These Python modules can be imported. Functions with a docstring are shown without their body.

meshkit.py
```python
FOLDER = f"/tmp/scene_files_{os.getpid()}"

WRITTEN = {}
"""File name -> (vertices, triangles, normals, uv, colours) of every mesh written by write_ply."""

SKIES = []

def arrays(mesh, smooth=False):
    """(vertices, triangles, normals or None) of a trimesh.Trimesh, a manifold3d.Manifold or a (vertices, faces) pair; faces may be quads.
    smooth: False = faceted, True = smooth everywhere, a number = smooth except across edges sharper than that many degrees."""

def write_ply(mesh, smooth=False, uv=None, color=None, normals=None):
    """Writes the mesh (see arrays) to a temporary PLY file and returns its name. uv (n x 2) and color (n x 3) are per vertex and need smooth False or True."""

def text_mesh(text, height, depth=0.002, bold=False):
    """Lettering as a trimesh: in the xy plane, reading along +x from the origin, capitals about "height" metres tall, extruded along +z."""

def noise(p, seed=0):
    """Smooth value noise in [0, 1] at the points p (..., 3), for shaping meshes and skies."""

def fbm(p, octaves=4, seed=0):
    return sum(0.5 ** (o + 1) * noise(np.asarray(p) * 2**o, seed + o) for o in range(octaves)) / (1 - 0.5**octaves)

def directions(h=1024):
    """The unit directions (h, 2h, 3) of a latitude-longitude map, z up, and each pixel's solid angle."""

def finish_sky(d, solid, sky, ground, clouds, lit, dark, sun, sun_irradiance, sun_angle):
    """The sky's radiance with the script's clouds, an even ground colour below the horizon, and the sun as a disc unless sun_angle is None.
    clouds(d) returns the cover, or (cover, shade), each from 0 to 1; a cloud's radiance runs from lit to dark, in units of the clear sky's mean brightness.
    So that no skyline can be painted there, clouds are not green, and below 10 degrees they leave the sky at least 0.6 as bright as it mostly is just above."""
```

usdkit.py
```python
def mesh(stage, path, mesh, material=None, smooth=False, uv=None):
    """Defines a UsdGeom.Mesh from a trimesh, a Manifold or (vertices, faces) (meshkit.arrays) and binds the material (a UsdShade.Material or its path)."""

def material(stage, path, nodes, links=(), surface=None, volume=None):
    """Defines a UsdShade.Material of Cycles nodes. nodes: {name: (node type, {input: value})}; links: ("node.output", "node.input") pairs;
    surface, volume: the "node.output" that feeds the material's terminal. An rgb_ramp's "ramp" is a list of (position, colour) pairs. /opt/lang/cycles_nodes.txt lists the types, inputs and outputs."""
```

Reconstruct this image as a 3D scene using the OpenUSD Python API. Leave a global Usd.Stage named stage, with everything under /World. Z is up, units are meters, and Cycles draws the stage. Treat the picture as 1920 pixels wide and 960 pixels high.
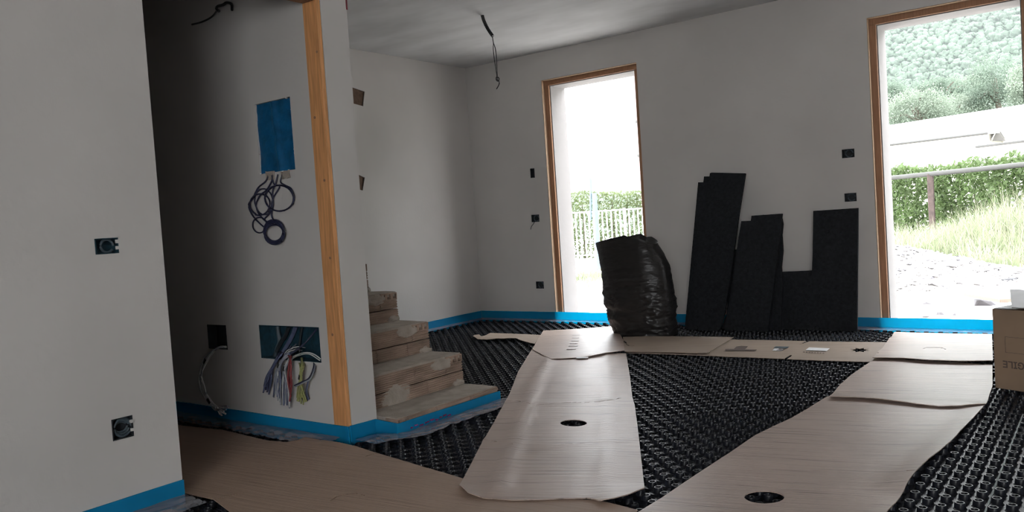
import math, numpy as np, trimesh, manifold3d as m3, usdkit, meshkit
from shapely.geometry import Polygon, LineString, Point, box as sbox, MultiPolygon
from shapely.ops import unary_union
from shapely import contains_xy
from scipy.spatial import Delaunay
from pxr import Usd, UsdGeom, UsdLux, UsdShade, Gf, Sdf, Vt

stage = Usd.Stage.CreateInMemory()
UsdGeom.SetStageUpAxis(stage, 'Z'); UsdGeom.SetStageMetersPerUnit(stage, 1.0)
UsdGeom.Xform.Define(stage, '/World'); UsdGeom.Scope.Define(stage, '/World/Looks')
# ------------------------------------------------------------------ camera
YAW, PITCH, ROLL, FPX, CAMH = 0.6430544, -0.0428033, -0.0659938, 1512.83, 1.05
FW = np.array([-math.sin(YAW)*math.cos(PITCH), math.cos(YAW)*math.cos(PITCH), math.sin(PITCH)])
_r0 = np.array([math.cos(YAW), math.sin(YAW), 0]); _u0 = np.cross(_r0, FW)
RT = math.cos(ROLL)*_r0 + math.sin(ROLL)*_u0; UP = -math.sin(ROLL)*_r0 + math.cos(ROLL)*_u0
EYE = np.array([0, 0, CAMH])
cam = UsdGeom.Camera.Define(stage, '/World/camera')
cam.CreateHorizontalApertureAttr(36.0); cam.CreateVerticalApertureAttr(18.0); cam.CreateFocalLengthAttr(36.0*FPX/1920)
cam.CreateClippingRangeAttr(Gf.Vec2f(0.05, 20000))
_m = Gf.Matrix4d(*[float(x) for x in (*RT, 0, *UP, 0, *(-FW), 0, *EYE, 1)])
UsdGeom.Xformable(cam).AddTransformOp().Set(_m)
cam.CreateExposureAttr(3.03)
# ------------------------------------------------------------------ sky (bright overcast)
SKY = 1.0
skym = usdkit.material(stage, '/World/Looks/sky_cloud', {
    'tc': ('texture_coordinate', {}), 'mp': ('mapping', {'scale': (1.0, 1.0, 2.5)}),
    'n': ('noise_texture', {'scale': 2.2, 'detail': 4.0}),
    'r': ('rgb_ramp', {'ramp': [(0.25, (0.86, 0.90, 0.96)), (0.75, (1.06, 1.06, 1.05))]}),
    'b': ('background_shader', {'strength': SKY})},
    [('tc.generated', 'mp.vector'), ('mp.vector', 'n.vector'), ('n.fac', 'r.fac'), ('r.color', 'b.color')], surface='b.background')
dome = UsdLux.DomeLight.Define(stage, '/World/sky_light')
dome.CreateColorAttr(Gf.Vec3f(1, 1, 1)); dome.CreateIntensityAttr(1.0)
UsdShade.MaterialBindingAPI.Apply(dome.GetPrim()).Bind(skym)

# ------------------------------------------------------------------ geometry of the place (solved from the photograph)
XC, YP, YP2, YN = -3.045, 2.634, 2.824, 1.7475     # plane of the doorway wall, partition front / back, doorway near side
XL, YB, ZC = -5.4745, 6.695, 2.70                  # stairwell wall, wall with the two doors, ceiling
XR, YR = 3.5, -3.2                                 # unseen right and rear walls
WT = 0.33
def ray(px, py):
    d = FW + RT*(px-960)/FPX - UP*(py-480)/FPX
    return d/np.linalg.norm(d)
def at_z(px, py, z=0.0): d = ray(px, py); return EYE + d*(z-CAMH)/d[2]
def at_y(px, py, y): d = ray(px, py); return EYE + d*y/d[1]
def at_x(px, py, x): d = ray(px, py); return EYE + d*x/d[0]
def at_d(px, py, dist): d = ray(px, py); return EYE + d*dist/np.hypot(d[0], d[1])
def fl(px, py, z=0.03): return at_z(px, py, z)[:2]
def project(p):
    d = np.asarray(p, float) - EYE; z = d@FW
    return np.stack([960+FPX*(d@RT)/z, 480-FPX*(d@UP)/z], -1), z

# ------------------------------------------------------------------ materials
MAT = {}
def mat(name, nodes, links=(), surface='p.BSDF', volume=None):
    MAT[name] = usdkit.material(stage, '/World/Looks/'+name, nodes, links, surface=surface, volume=volume)
def simple(name, col, rough=0.6, var=0.12, scale=6.0, bump=0.0, bscale=60.0, spec=0.5, stretch=(1, 1, 1), rot=(0, 0, 0), detail=4.0, **kw):
    a = tuple(max(0, c*(1-var)) for c in col); b = tuple(min(1, c*(1+var)) for c in col)
    nodes = {'g': ('geometry', {}), 'm': ('mapping', {'scale': stretch, 'rotation': rot}), 'n': ('noise_texture', {'scale': scale, 'detail': detail}),
             'r': ('rgb_ramp', {'ramp': [(0.3, a), (0.7, b)]}), 'p': ('principled_bsdf', {'roughness': rough, 'specular_ior_level': spec, **kw})}
    links = [('g.position', 'm.vector'), ('m.vector', 'n.vector'), ('n.fac', 'r.fac'), ('r.color', 'p.base_color')]
    if bump:
        nodes['n2'] = ('noise_texture', {'scale': bscale, 'detail': 5.0}); nodes['b'] = ('bump', {'strength': bump, 'distance': 0.01})
        links += [('m.vector', 'n2.vector'), ('n2.fac', 'b.height'), ('b.normal', 'p.normal')]
    mat(name, nodes, links)
simple('plaster', (0.52, 0.499, 0.480), 0.85, 0.05, 1.6, 0.10, 40, spec=0.2)
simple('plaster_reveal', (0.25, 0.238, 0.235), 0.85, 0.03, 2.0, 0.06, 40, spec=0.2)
simple('ceiling_plaster', (0.56, 0.56, 0.56), 0.8, 0.16, 1.3, 0.10, 14, spec=0.25, stretch=(1, 2.0, 1))
simple('screed', (0.3, 0.29, 0.28), 0.9, 0.1, 5)
simple('black_panel', (0.008, 0.009, 0.014), 0.36, 0.25, 25, 0.05, 120, spec=0.28)
simple('black_stud', (0.007, 0.008, 0.012), 0.36, 0.25, 25, 0.04, 120, spec=0.40)
simple('black_foam', (0.014, 0.0155, 0.018), 0.7, 0.25, 40, 0.2, 90, spec=0.12)
simple('seam', (0.55, 0.62, 0.62), 0.8, 0.15, 40)
simple('post_wood', (0.62, 0.30, 0.125), 0.6, 0.22, 9, 0.05, 40, stretch=(9, 9, 0.6), spec=0.25)
simple('frame_wood', (0.31, 0.168, 0.098), 0.6, 0.14, 9, 0.05, 40, stretch=(9, 9, 0.8), spec=0.25)
simple('frame_edge', (0.42, 0.28, 0.18), 0.7, 0.15, 9, stretch=(9, 9, 0.8))
simple('brick_clay', (0.29, 0.208, 0.163), 0.9, 0.30, 11, 0.35, 90, spec=0.15, stretch=(1, 0.5, 1.6))
simple('brick_dark', (0.13, 0.085, 0.06), 0.9, 0.25, 30, 0.4, 60, spec=0.15)
simple('mortar', (0.335, 0.29, 0.25), 0.95, 0.14, 14, 0.5, 60, spec=0.1)
simple('teal_box', (0.007, 0.032, 0.048), 0.55, 0.4, 30, 0.3, 60)
simple('dark_box', (0.012, 0.016, 0.020), 0.6, 0.4, 30, 0.2, 60)
simple('blue_cover', (0.006, 0.085, 0.20), 0.45, 0.35, 14, 0.5, 22)
simple('navy_cable', (0.018, 0.020, 0.045), 0.4, 0.3, 30)
simple('black_cable', (0.012, 0.012, 0.013), 0.45, 0.3, 30)
simple('grey_cable', (0.24, 0.255, 0.29), 0.5, 0.15, 30)
simple('white_cable', (0.48, 0.48, 0.47), 0.5, 0.1, 30)
simple('blue_grey_cable', (0.085, 0.10, 0.17), 0.5, 0.2, 30)
simple('red_cable', (0.20, 0.030, 0.035), 0.5, 0.2, 30)
simple('yellow_cable', (0.30, 0.31, 0.12), 0.5, 0.2, 30)
simple('conduit_grey', (0.05, 0.07, 0.085), 0.5, 0.2, 30)
simple('black_tape', (0.01, 0.01, 0.01), 0.5, 0.2, 30)
simple('red_tape', (0.20, 0.022, 0.035), 0.5, 0.2, 30)
simple('bag_plastic', (0.012, 0.011, 0.011), 0.33, 0.25, 12, 0.5, 16, spec=0.42, stretch=(1, 1, 2.6))
simple('box_card', (0.27, 0.19, 0.13), 0.75, 0.07, 8, 0.05, 60, spec=0.2)
simple('flap_card', (0.50, 0.49, 0.49), 0.55, 0.07, 8, 0.05, 60, spec=0.3)
simple('print_ink', (0.085, 0.060, 0.05), 0.8, 0.2, 60)
simple('faint_ink', (0.30, 0.235, 0.21), 0.46, 0.12, 60, spec=0.85)
simple('label_white', (0.72, 0.72, 0.73), 0.5, 0.04, 20)
simple('gravel', (0.60, 0.58, 0.55), 0.95, 0.12, 1.2, 0.5, 8)
simple('slate_pale', (0.36, 0.35, 0.36), 0.7, 0.25, 6)
simple('slate_dark', (0.11, 0.105, 0.115), 0.6, 0.25, 6)
simple('board', (0.20, 0.145, 0.115), 0.7, 0.1, 12, stretch=(2, 14, 2))
simple('stick', (0.045, 0.045, 0.05), 0.7, 0.2, 12)
simple('white_paint', (0.72, 0.74, 0.70), 0.5, 0.05, 6)
simple('blue_pipe', (0.085, 0.125, 0.17), 0.5, 0.08, 3)
simple('rust', (0.050, 0.034, 0.030), 0.85, 0.3, 12, 0.3, 50)
simple('pole_pink', (0.19, 0.14, 0.14), 0.8, 0.06, 3)
simple('house_white', (0.45, 0.44, 0.40), 0.85, 0.05, 1.0)
simple('roof_white', (0.74, 0.73, 0.71), 0.75, 0.05, 2.0)
simple('gable_grey', (0.075, 0.072, 0.066), 0.8, 0.08, 2.0)
simple('eave_dark', (0.05, 0.05, 0.047), 0.8, 0.08, 2.0)
simple('bank_stone', (0.12, 0.118, 0.112), 0.95, 0.45, 1.2, 0.6, 4)
simple('bark', (0.12, 0.10, 0.08), 0.9, 0.2, 6)
simple('hill_soil', (0.06, 0.095, 0.06), 0.95, 0.25, 0.02)
def leafmat(name, col, var=0.3, scale=2.5, trans=0.35):
    a = tuple(c*(1-var) for c in col); b = tuple(min(1, c*(1+var)) for c in col)
    mat(name, {'g': ('geometry', {}), 'n': ('noise_texture', {'scale': scale, 'detail': 3.0}),
               'r': ('rgb_ramp', {'ramp': [(0.3, a), (0.7, b)]}), 'h': ('hsv', {'value': 1.0}),
               'mr': ('map_range', {'from_min': 0.0, 'from_max': 1.0, 'to_min': 0.55, 'to_max': 1.45}),
               'p': ('principled_bsdf', {'roughness': 0.5, 'specular_ior_level': 0.35}), 't': ('translucent_bsdf', {}), 'x': ('mix_closure', {'fac': trans})},
        [('g.position', 'n.vector'), ('n.fac', 'r.fac'), ('r.color', 'h.color'), ('g.random_per_island', 'mr.value'), ('mr.result', 'h.value'),
         ('h.color', 'p.base_color'), ('h.color', 't.color'), ('p.BSDF', 'x.closure1'), ('t.BSDF', 'x.closure2')], surface='x.closure')
leafmat('hedge_leaf', (0.125, 0.19, 0.070))
leafmat('hedge_leaf_grey', (0.15, 0.19, 0.085))
leafmat('olive_leaf', (0.27, 0.33, 0.25), 0.25, 0.6)
leafmat('olive_leaf_dark', (0.19, 0.25, 0.19), 0.25, 0.6)
leafmat('weed_blade', (0.29, 0.34, 0.20), 0.25, 1.2)
leafmat('weed_dry', (0.40, 0.39, 0.28), 0.2, 1.2)
leafmat('forest_leaf', (0.060, 0.105, 0.062), 0.35, 0.03, 0.1)
# blue foam edge strip: lets daylight through where it stands free in a doorway
mat('foam_blue', {'tc': ('color', {'value': (0.008, 0.50, 0.66)}), 'g': ('geometry', {}), 'n': ('noise_texture', {'scale': 9.0}), 'r': ('rgb_ramp', {'ramp': [(0.3, (0.008, 0.235, 0.46)), (0.7, (0.012, 0.28, 0.54))]}),
                  'p': ('principled_bsdf', {'roughness': 0.45, 'specular_ior_level': 0.4}), 't': ('translucent_bsdf', {}), 'x': ('mix_closure', {'fac': 0.62})},
    [('g.position', 'n.vector'), ('n.fac', 'r.fac'), ('r.color', 'p.base_color'), ('tc.color', 't.color'), ('p.BSDF', 'x.closure1'), ('t.BSDF', 'x.closure2')], surface='x.closure')
# thin clear polythene
mat('film', {'t': ('transparent_bsdf', {'color': (0.80, 0.80, 0.84)}), 'g': ('glossy_bsdf', {'color': (0.9, 0.9, 0.95), 'roughness': 0.08}),
             'd': ('diffuse_bsdf', {'color': (0.62, 0.62, 0.66)}), 'f': ('fresnel', {'IOR': 1.55}), 'a': ('mix_closure', {'fac': 0.21}), 'x': ('mix_closure', {})},
    [('t.BSDF', 'a.closure1'), ('d.BSDF', 'a.closure2'), ('f.fac', 'x.fac'), ('a.closure', 'x.closure1'), ('g.BSDF', 'x.closure2')], surface='x.closure')
simple('film_print', (0.16, 0.02, 0.12), 0.4, 0.3, 40)
mat('haze', {'v': ('principled_volume', {'color': (0.93, 0.97, 1.0), 'density': 0.00013, 'anisotropy': 0.2})}, surface=None, volume='v.volume')
def card(name, ang, col=(0.365, 0.275, 0.228), spec=0.95, rough=0.44, crack=1.0):
    """Cardboard: kraft paper with cracks and flute lines running along the direction ANG (radians) in the floor plane."""
    nodes = {'g': ('geometry', {}), 'm': ('mapping', {'rotation': (0, 0, -ang)}), 'ms': ('mapping', {'scale': (0.8, 22.0, 1.0)}), 'mf': ('mapping', {'scale': (0.35, 60.0, 1.0)}),
             'n': ('noise_texture', {'scale': 2.0, 'detail': 5.0}), 'r': ('rgb_ramp', {'ramp': [(0.3, tuple(c*0.90 for c in col)), (0.7, tuple(c*1.08 for c in col))]}),
             'c': ('noise_texture', {'scale': 2.6, 'detail': 4.0, 'roughness': 0.55, 'distortion': 0.25}),
             'cr': ('rgb_ramp', {'ramp': [(0.0, (0.32, 0.30, 0.28)), (0.335, (0.48, 0.45, 0.42)), (0.385, (0.92, 0.91, 0.90)), (0.5, (1, 1, 1)), (1, (1, 1, 1))]}),
             'fl': ('noise_texture', {'scale': 3.0, 'detail': 2.0}), 'mk': ('mapping', {'scale': (0.55, 46.0, 1.0), 'location': (3.1, 7.7, 0.0)}), 'ck': ('noise_texture', {'scale': 2.0, 'detail': 3.0, 'roughness': 0.6, 'distortion': 0.15}),
             'kr': ('rgb_ramp', {'ramp': [(0.0, (0.22, 0.20, 0.19)), (0.315, (0.30, 0.28, 0.26)), (0.345, (1, 1, 1)), (1, (1, 1, 1))]}), 'xk': ('mix', {'mix_type': 'multiply', 'fac': crack}),
             'x': ('mix', {'mix_type': 'multiply', 'fac': crack}), 'b': ('bump', {'strength': 0.45, 'distance': 0.006}), 'b2': ('bump', {'strength': 0.20, 'distance': 0.003}),
             'p': ('principled_bsdf', {'roughness': rough, 'specular_ior_level': spec})}
    links = [('g.position', 'm.vector'), ('m.vector', 'ms.vector'), ('m.vector', 'mf.vector'), ('g.position', 'n.vector'), ('n.fac', 'r.fac'), ('ms.vector', 'c.vector'), ('c.fac', 'cr.fac'),
             ('r.color', 'x.color1'), ('cr.color', 'x.color2'), ('m.vector', 'mk.vector'), ('mk.vector', 'ck.vector'), ('ck.fac', 'kr.fac'), ('x.color', 'xk.color1'), ('kr.color', 'xk.color2'), ('xk.color', 'p.base_color'), ('mf.vector', 'fl.vector'), ('fl.fac', 'b2.height'), ('c.fac', 'b.height'), ('b2.normal', 'b.normal'), ('b.normal', 'p.normal')]
    mat(name, nodes, links)
def direction(a, b): p, q = fl(*a), fl(*b); return math.atan2(q[1]-p[1], q[0]-p[0])
card('card_centre', direction((950, 750), (1186, 748)))
card('card_right', direction((1340, 870), (1760, 890)))
card('card_plain', 0.3, (0.30, 0.235, 0.185), 0.5, 0.55, 0.5)
card('card_dark', 0.1, (0.33, 0.235, 0.18), 0.25, 0.6, 0.35)

# ------------------------------------------------------------------ scene helpers
_used = {}
def free(parent, name):
    k = _used.get((parent, name), 0); _used[(parent, name)] = k+1
    return f'{parent}/{name}' if k == 0 else f'{parent}/{name}_{k:03d}'
def path_of(p): return '/World' if p is None else str(p.GetPath())
def tag(prim, label=None, cat=None, group=None, kind=None):
    for k, v in (('label', label), ('category', cat), ('group', group), ('kind', kind)):
        if v: prim.SetCustomDataByKey(k, v)
    return prim
def obj(name, mesh, material, parent=None, smooth=False, **kw):
    p = usdkit.mesh(stage, free(path_of(parent), name), mesh, MAT[material], smooth=smooth).GetPrim()
    return tag(p, **kw)
def thing(name, label=None, cat=None, group=None, kind=None, parent=None):
    p = UsdGeom.Xform.Define(stage, free(path_of(parent), name)).GetPrim()
    return tag(p, label, cat, group, kind)
def cat(ms):
    vs, fs, n = [], [], 0
    for m in ms:
        v, f, _ = meshkit.arrays(m); vs.append(v); fs.append(f+n); n += len(v)
    return np.vstack(vs), np.vstack(fs)
def mbox(lo, hi): lo, hi = np.minimum(lo, hi), np.maximum(lo, hi); return m3.Manifold.cube([float(x) for x in hi-lo]).translate([float(x) for x in lo])
def hullpts(p): return m3.Manifold.hull_points(np.asarray(p, float))
def bevbox(lo, hi, b=0.004):
    lo, hi = np.asarray(lo, float), np.asarray(hi, float)
    pts = [[(lo, hi)[i][0]+(b if i == 0 else -b)*(ax != 0), (lo, hi)[j][1]+(b if j == 0 else -b)*(ax != 1), (lo, hi)[k][2]+(b if k == 0 else -b)*(ax != 2)]
           for i in (0, 1) for j in (0, 1) for k in (0, 1) for ax in (0, 1, 2)]
    return hullpts(pts)
def frame_of(x, y, n=None):
    x = np.asarray(x, float)/np.linalg.norm(x); y = np.asarray(y, float); y = y - x*(x@y); y /= np.linalg.norm(y)
    return x, y, np.cross(x, y)
def placed(mesh, o, x, y):
    v, f, _ = meshkit.arrays(mesh); x, y, z = frame_of(x, y)
    return np.asarray(o, float) + v[:, :1]*x + v[:, 1:2]*y + v[:, 2:3]*z, f
def curve(pts, n=24):
    """Catmull-Rom through the points."""
    p = np.asarray(pts, float)
    if len(p) < 3: return np.linspace(p[0], p[-1], n)
    q = np.vstack([2*p[0]-p[1], p, 2*p[-1]-p[-2]]); out = []
    for i in range(1, len(q)-2):
        t = np.linspace(0, 1, max(3, n//(len(p)-1)), endpoint=False)[:, None]
        a, b, c, d = q[i-1], q[i], q[i+1], q[i+2]
        out.append(0.5*(2*b+(c-a)*t+(2*a-5*b+4*c-d)*t**2+(3*b-a-3*c+d)*t**3))
    return np.vstack(out+[p[-1:]])
def tube(pts, r, sides=6):
    p = np.asarray(pts, float); t = np.gradient(p, axis=0); t /= np.linalg.norm(t, axis=1, keepdims=True)+1e-12
    ref = np.array([0, 0, 1.0]) if abs(t[:, 2]).mean() < 0.8 else np.array([1.0, 0.2, 0])
    a = np.cross(t, ref); a /= np.linalg.norm(a, axis=1, keepdims=True)+1e-12; b = np.cross(t, a)
    ang = np.arange(sides)*2*np.pi/sides; rr = np.broadcast_to(r, (len(p),))[:, None, None]
    v = p[:, None]+rr*(np.cos(ang)[None, :, None]*a[:, None]+np.sin(ang)[None, :, None]*b[:, None])
    i, j = np.meshgrid(np.arange(len(p)-1), np.arange(sides), indexing='ij')
    q = np.stack([i*sides+j, (i+1)*sides+j, (i+1)*sides+(j+1) % sides, i*sides+(j+1) % sides], -1).reshape(-1, 4)
    n = len(p)*sides; v = np.vstack([v.reshape(-1, 3), p[0], p[-1]])
    f = [q[:, [0, 1, 2]], q[:, [0, 2, 3]]]; k = np.arange(sides)
    f += [np.stack([np.full(sides, n), k, (k+1) % sides], 1), np.stack([np.full(sides, n+1), n-sides+(k+1) % sides, n-sides+k], 1)]
    return v, np.vstack(f)
def polygons(g): return [g] if isinstance(g, Polygon) else [x for x in getattr(g, 'geoms', []) if isinstance(x, Polygon)]
def triangulate(poly, step):
    """A polygon with holes as a 2-D triangle mesh with inner points."""
    poly = max(polygons(poly.buffer(0)), key=lambda g: g.area)
    pts = []
    for ring in [poly.exterior, *poly.interiors]:
        n = max(8 if ring is not poly.exterior else 3, int(ring.length/step))
        d = sorted(set(np.round(np.linspace(0, ring.length, n, endpoint=False), 5)) | {round(ring.project(Point(c)), 5) for c in list(ring.coords)[:-1]})
        d = [x for i, x in enumerate(d) if i == 0 or x-d[i-1] > step*0.08]
        pts += [ring.interpolate(x).coords[0][:2] for x in d]
    x0, y0, x1, y1 = poly.bounds
    gx, gy = np.meshgrid(np.arange(x0, x1, step), np.arange(y0, y1, step))
    gx = gx + (np.arange(gx.shape[0]) % 2)[:, None]*step*0.5
    inner = np.stack([gx.ravel(), gy.ravel()], 1); core = poly.buffer(-step*0.35)
    if not core.is_empty: pts += [tuple(q) for q in inner[contains_xy(core, inner[:, 0], inner[:, 1])]]
    pts = np.array(pts); t = Delaunay(pts).simplices; c = pts[t].mean(1)
    t = t[contains_xy(poly, c[:, 0], c[:, 1])]
    a = pts[t]; area = (a[:, 1, 0]-a[:, 0, 0])*(a[:, 2, 1]-a[:, 0, 1])-(a[:, 1, 1]-a[:, 0, 1])*(a[:, 2, 0]-a[:, 0, 0])
    t[area < 0] = t[area < 0][:, ::-1]; t = t[np.abs(area) > 1e-10]
    return pts, t
def slab(poly, step, zfun, thick):
    """A closed sheet: top at zfun(xy), underside THICK lower."""
    pts, t = triangulate(poly, step); z = zfun(pts); n = len(pts)
    e = np.vstack([t[:, [0, 1]], t[:, [1, 2]], t[:, [2, 0]]]); key = {tuple(x) for x in e}
    rim = np.array([x for x in e if (x[1], x[0]) not in key])
    v = np.vstack([np.c_[pts, z], np.c_[pts, z-thick]])
    f = np.vstack([t, t[:, ::-1]+n, np.c_[rim[:, 0], rim[:, 0]+n, rim[:, 1]], np.c_[rim[:, 1], rim[:, 0]+n, rim[:, 1]+n]])
    return v, f
def noise(p, s=0): return meshkit.fbm(np.asarray(p, float), 3, s)-0.5
def rough_box(lo, hi, step=0.04, amp=0.008, seed=0, scale=9.0, keep=None):
    m = mbox(lo, hi).refine_to_length(step).to_mesh(); v, f = np.array(m.vert_properties[:, :3], float), np.array(m.tri_verts)
    d = np.stack([noise(v*scale+17*k, seed+k) for k in range(3)], 1)*2*amp
    if keep is not None: d = d*np.asarray(keep)
    return v+d, f
rng = np.random.default_rng(7)
def blob(lo, hi, seed=0, amp=0.35):
    s = trimesh.creation.icosphere(3, 1.0); v = np.array(s.vertices); v = v*(1+amp*2*noise(v*2.2+seed*7.3, seed))[:, None]*(1+0.15*2*noise(v*7+seed, seed+1))[:, None]
    lo, hi = np.asarray(lo, float), np.asarray(hi, float); return (lo+hi)/2+v*(hi-lo)/2, np.array(s.faces)

# ================================================================== THE SETTING
def struct(name, mesh, material, parent=None, smooth=False):
    return obj(name, mesh, material, parent, smooth, kind=None if parent else 'structure')
D1A, D1B, D2A, D2B, DT = -4.516, -3.457, -1.4816, -0.430, 2.424
SOCK = {  # wall boxes on the wall with the doors: x0, x1, z0, z1
    's1': (-4.716, -4.664, 1.474, 1.570), 's2': (-4.738, -4.643, 1.028, 1.102), 's3': (-4.735, -4.640, 0.351, 0.424),
    's4': (-1.708, -1.614, 1.374, 1.442), 's5': (-1.704, -1.614, 1.030, 1.097)}
wall = mbox((XL-0.3, YB, -0.25), (XR+0.3, YB+WT, ZC+0.25))
for a, b in ((D1A, D1B), (D2A, D2B)):
    wall -= mbox((a, YB-0.1, -0.02), (b, YB+0.0705, DT))
    wall -= mbox((a+0.052, YB+0.07, -0.02), (b-0.052, YB+WT+0.1, DT-0.052))
for x0, x1, z0, z1 in SOCK.values(): wall -= mbox((x0, YB-0.1, z0), (x1, YB+0.05, z1))
struct('wall_back', wall, 'plaster')
for n, (a, b) in enumerate(((D1A, D1B), (D2A, D2B)), 1):
    d = thing(f'door_{n}', kind='structure'); _used[('/World', f'door_{n}')] = 1
    f0, f1, w, y0, y1 = a+0.0, b-0.0, 0.052, YB+0.047, YB+0.070
    obj('jamb', bevbox((f0, y0, 0.0), (f0+w, y1, DT-w), 0.003), 'frame_wood', d); obj('jamb', bevbox((f1-w, y0, 0.0), (f1, y1, DT-w), 0.003), 'frame_wood', d)
    obj('header', bevbox((f0, y0, DT-w), (f1, y1, DT), 0.003), 'frame_wood', d)
    # the thin pale edge lining between plaster and frame
    obj('edge_strip', bevbox((f0+0.0005, YB+0.002, 0.0), (f0+0.006, y0, DT-0.002), 0.001), 'frame_edge', d, label='pale raw edge of the frame')
    obj('edge_strip', bevbox((f0+0.006, YB+0.002, DT-0.006), (f1-0.006, y0, DT-0.0005), 0.001), 'frame_edge', d)
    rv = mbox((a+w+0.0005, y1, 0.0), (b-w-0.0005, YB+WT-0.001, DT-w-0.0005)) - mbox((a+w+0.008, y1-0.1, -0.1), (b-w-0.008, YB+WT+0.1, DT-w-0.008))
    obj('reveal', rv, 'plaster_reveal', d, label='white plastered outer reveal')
    obj('sill', bevbox((a+w+0.002, YB+0.05, -0.2), (b-w-0.002, YB+WT+0.05, -0.012), 0.006), 'gravel', d)
# stairwell wall with two pockets
P1 = [at_x(*q, XL) for q in ((655, 162), (684, 172), (681, 199), (655, 192))]; P2 = [at_x(*q, XL) for q in ((660, 322), (684, 333), (680, 357), (668, 354))]
wl = mbox((XL-0.3, YR-0.3, -0.25), (XL, YB, ZC+0.25))
for P in (P1, P2):
    wl -= hullpts([(XL+dx, p[1], p[2]) for p in P for dx in (0.02, -0.05)])
W = struct('wall_left', wl, 'plaster')
for P in (P1, P2):
    o = hullpts([(XL+dx, p[1], p[2]) for p in P for dx in (-0.010, -0.049)])
    obj('pocket_brick', o, 'brick_dark', W, label='bare brown brick at the bottom of a pocket cut in the plaster')
q0, q1 = at_x(289, 259, XL), at_x(300, 259, XL)
obj('pipe_casing', mbox((XL, 0.705, q0[2]), (XL+0.04, q1[1], ZC-0.001)), 'plaster', W, label='boxed-in casing ending in mid air')
# partition with electric boxes: front layer holds the recesses
def pw(px, py, off=0.0): return at_y(px, py, YP-off)
part = mbox((XL, YP, -0.25), (XC, YP2, ZC+0.25))
BOX_BLUE = (-3.588, -3.300, 1.383, 1.7485); BOX_BIG = (-3.704, -3.213, 0.404, 0.584); BOX_BLACK = (-4.192, -4.008, 0.436, 0.575)
for (x0, x1, z0, z1), dep in ((BOX_BLUE, 0.020), (BOX_BIG, 0.07), (BOX_BLACK, 0.06)): part -= mbox((x0, YP-0.1, z0), (x1, YP+dep, z1))
part -= mbox((-3.150, YP-0.1, 0.0), (XC+0.1, YP+0.022, 2.2))      # rebate for the door post
struct('wall_partition', part, 'plaster')
# wall with the doorway: near side, and the piece over the door
nw = mbox((XC-0.105, YR, -0.25), (XC, YN, ZC+0.25))
NB1 = (1.4805, 1.570, 1.028, 1.088); NB2 = (1.484, 1.566, 0.322, 0.404)
for (y0, y1, z0, z1) in (NB1, NB2): nw -= mbox((XC-0.05, y0, z0), (XC+0.1, y1, z1))
nw += mbox((XC-0.105, YN-0.02, 2.215), (XC, YP+0.01, ZC+0.25))
struct('wall_doorway', nw, 'plaster')
struct('wall_passage', mbox((XL, 0.55, -0.25), (XC-0.105, 0.70, ZC+0.25)), 'plaster')
# unseen sides of the room; the rear wall has a wide garden door opening
rw = mbox((XL-0.3, YR-0.3, -0.25), (XR+0.3, YR, ZC+0.25)) - mbox((0.1, YR-0.4, 0.0), (3.2, YR+0.1, 2.55))
struct('wall_rear', rw, 'plaster')
struct('wall_right', mbox((XR, YR, -0.25), (XR+0.3, YB, ZC+0.25)), 'plaster')
cm = mbox((XL-0.3, YR-0.3, ZC), (XR+0.3, YB+WT, ZC+0.3)).to_mesh()
struct('ceiling', mbox((XL, YR, ZC), (XR, YB, ZC+0.28)), 'ceiling_plaster')
struct('floor', mbox((XL, YR, -0.25), (XR, YB+0.06, -0.034)), 'screed')
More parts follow.
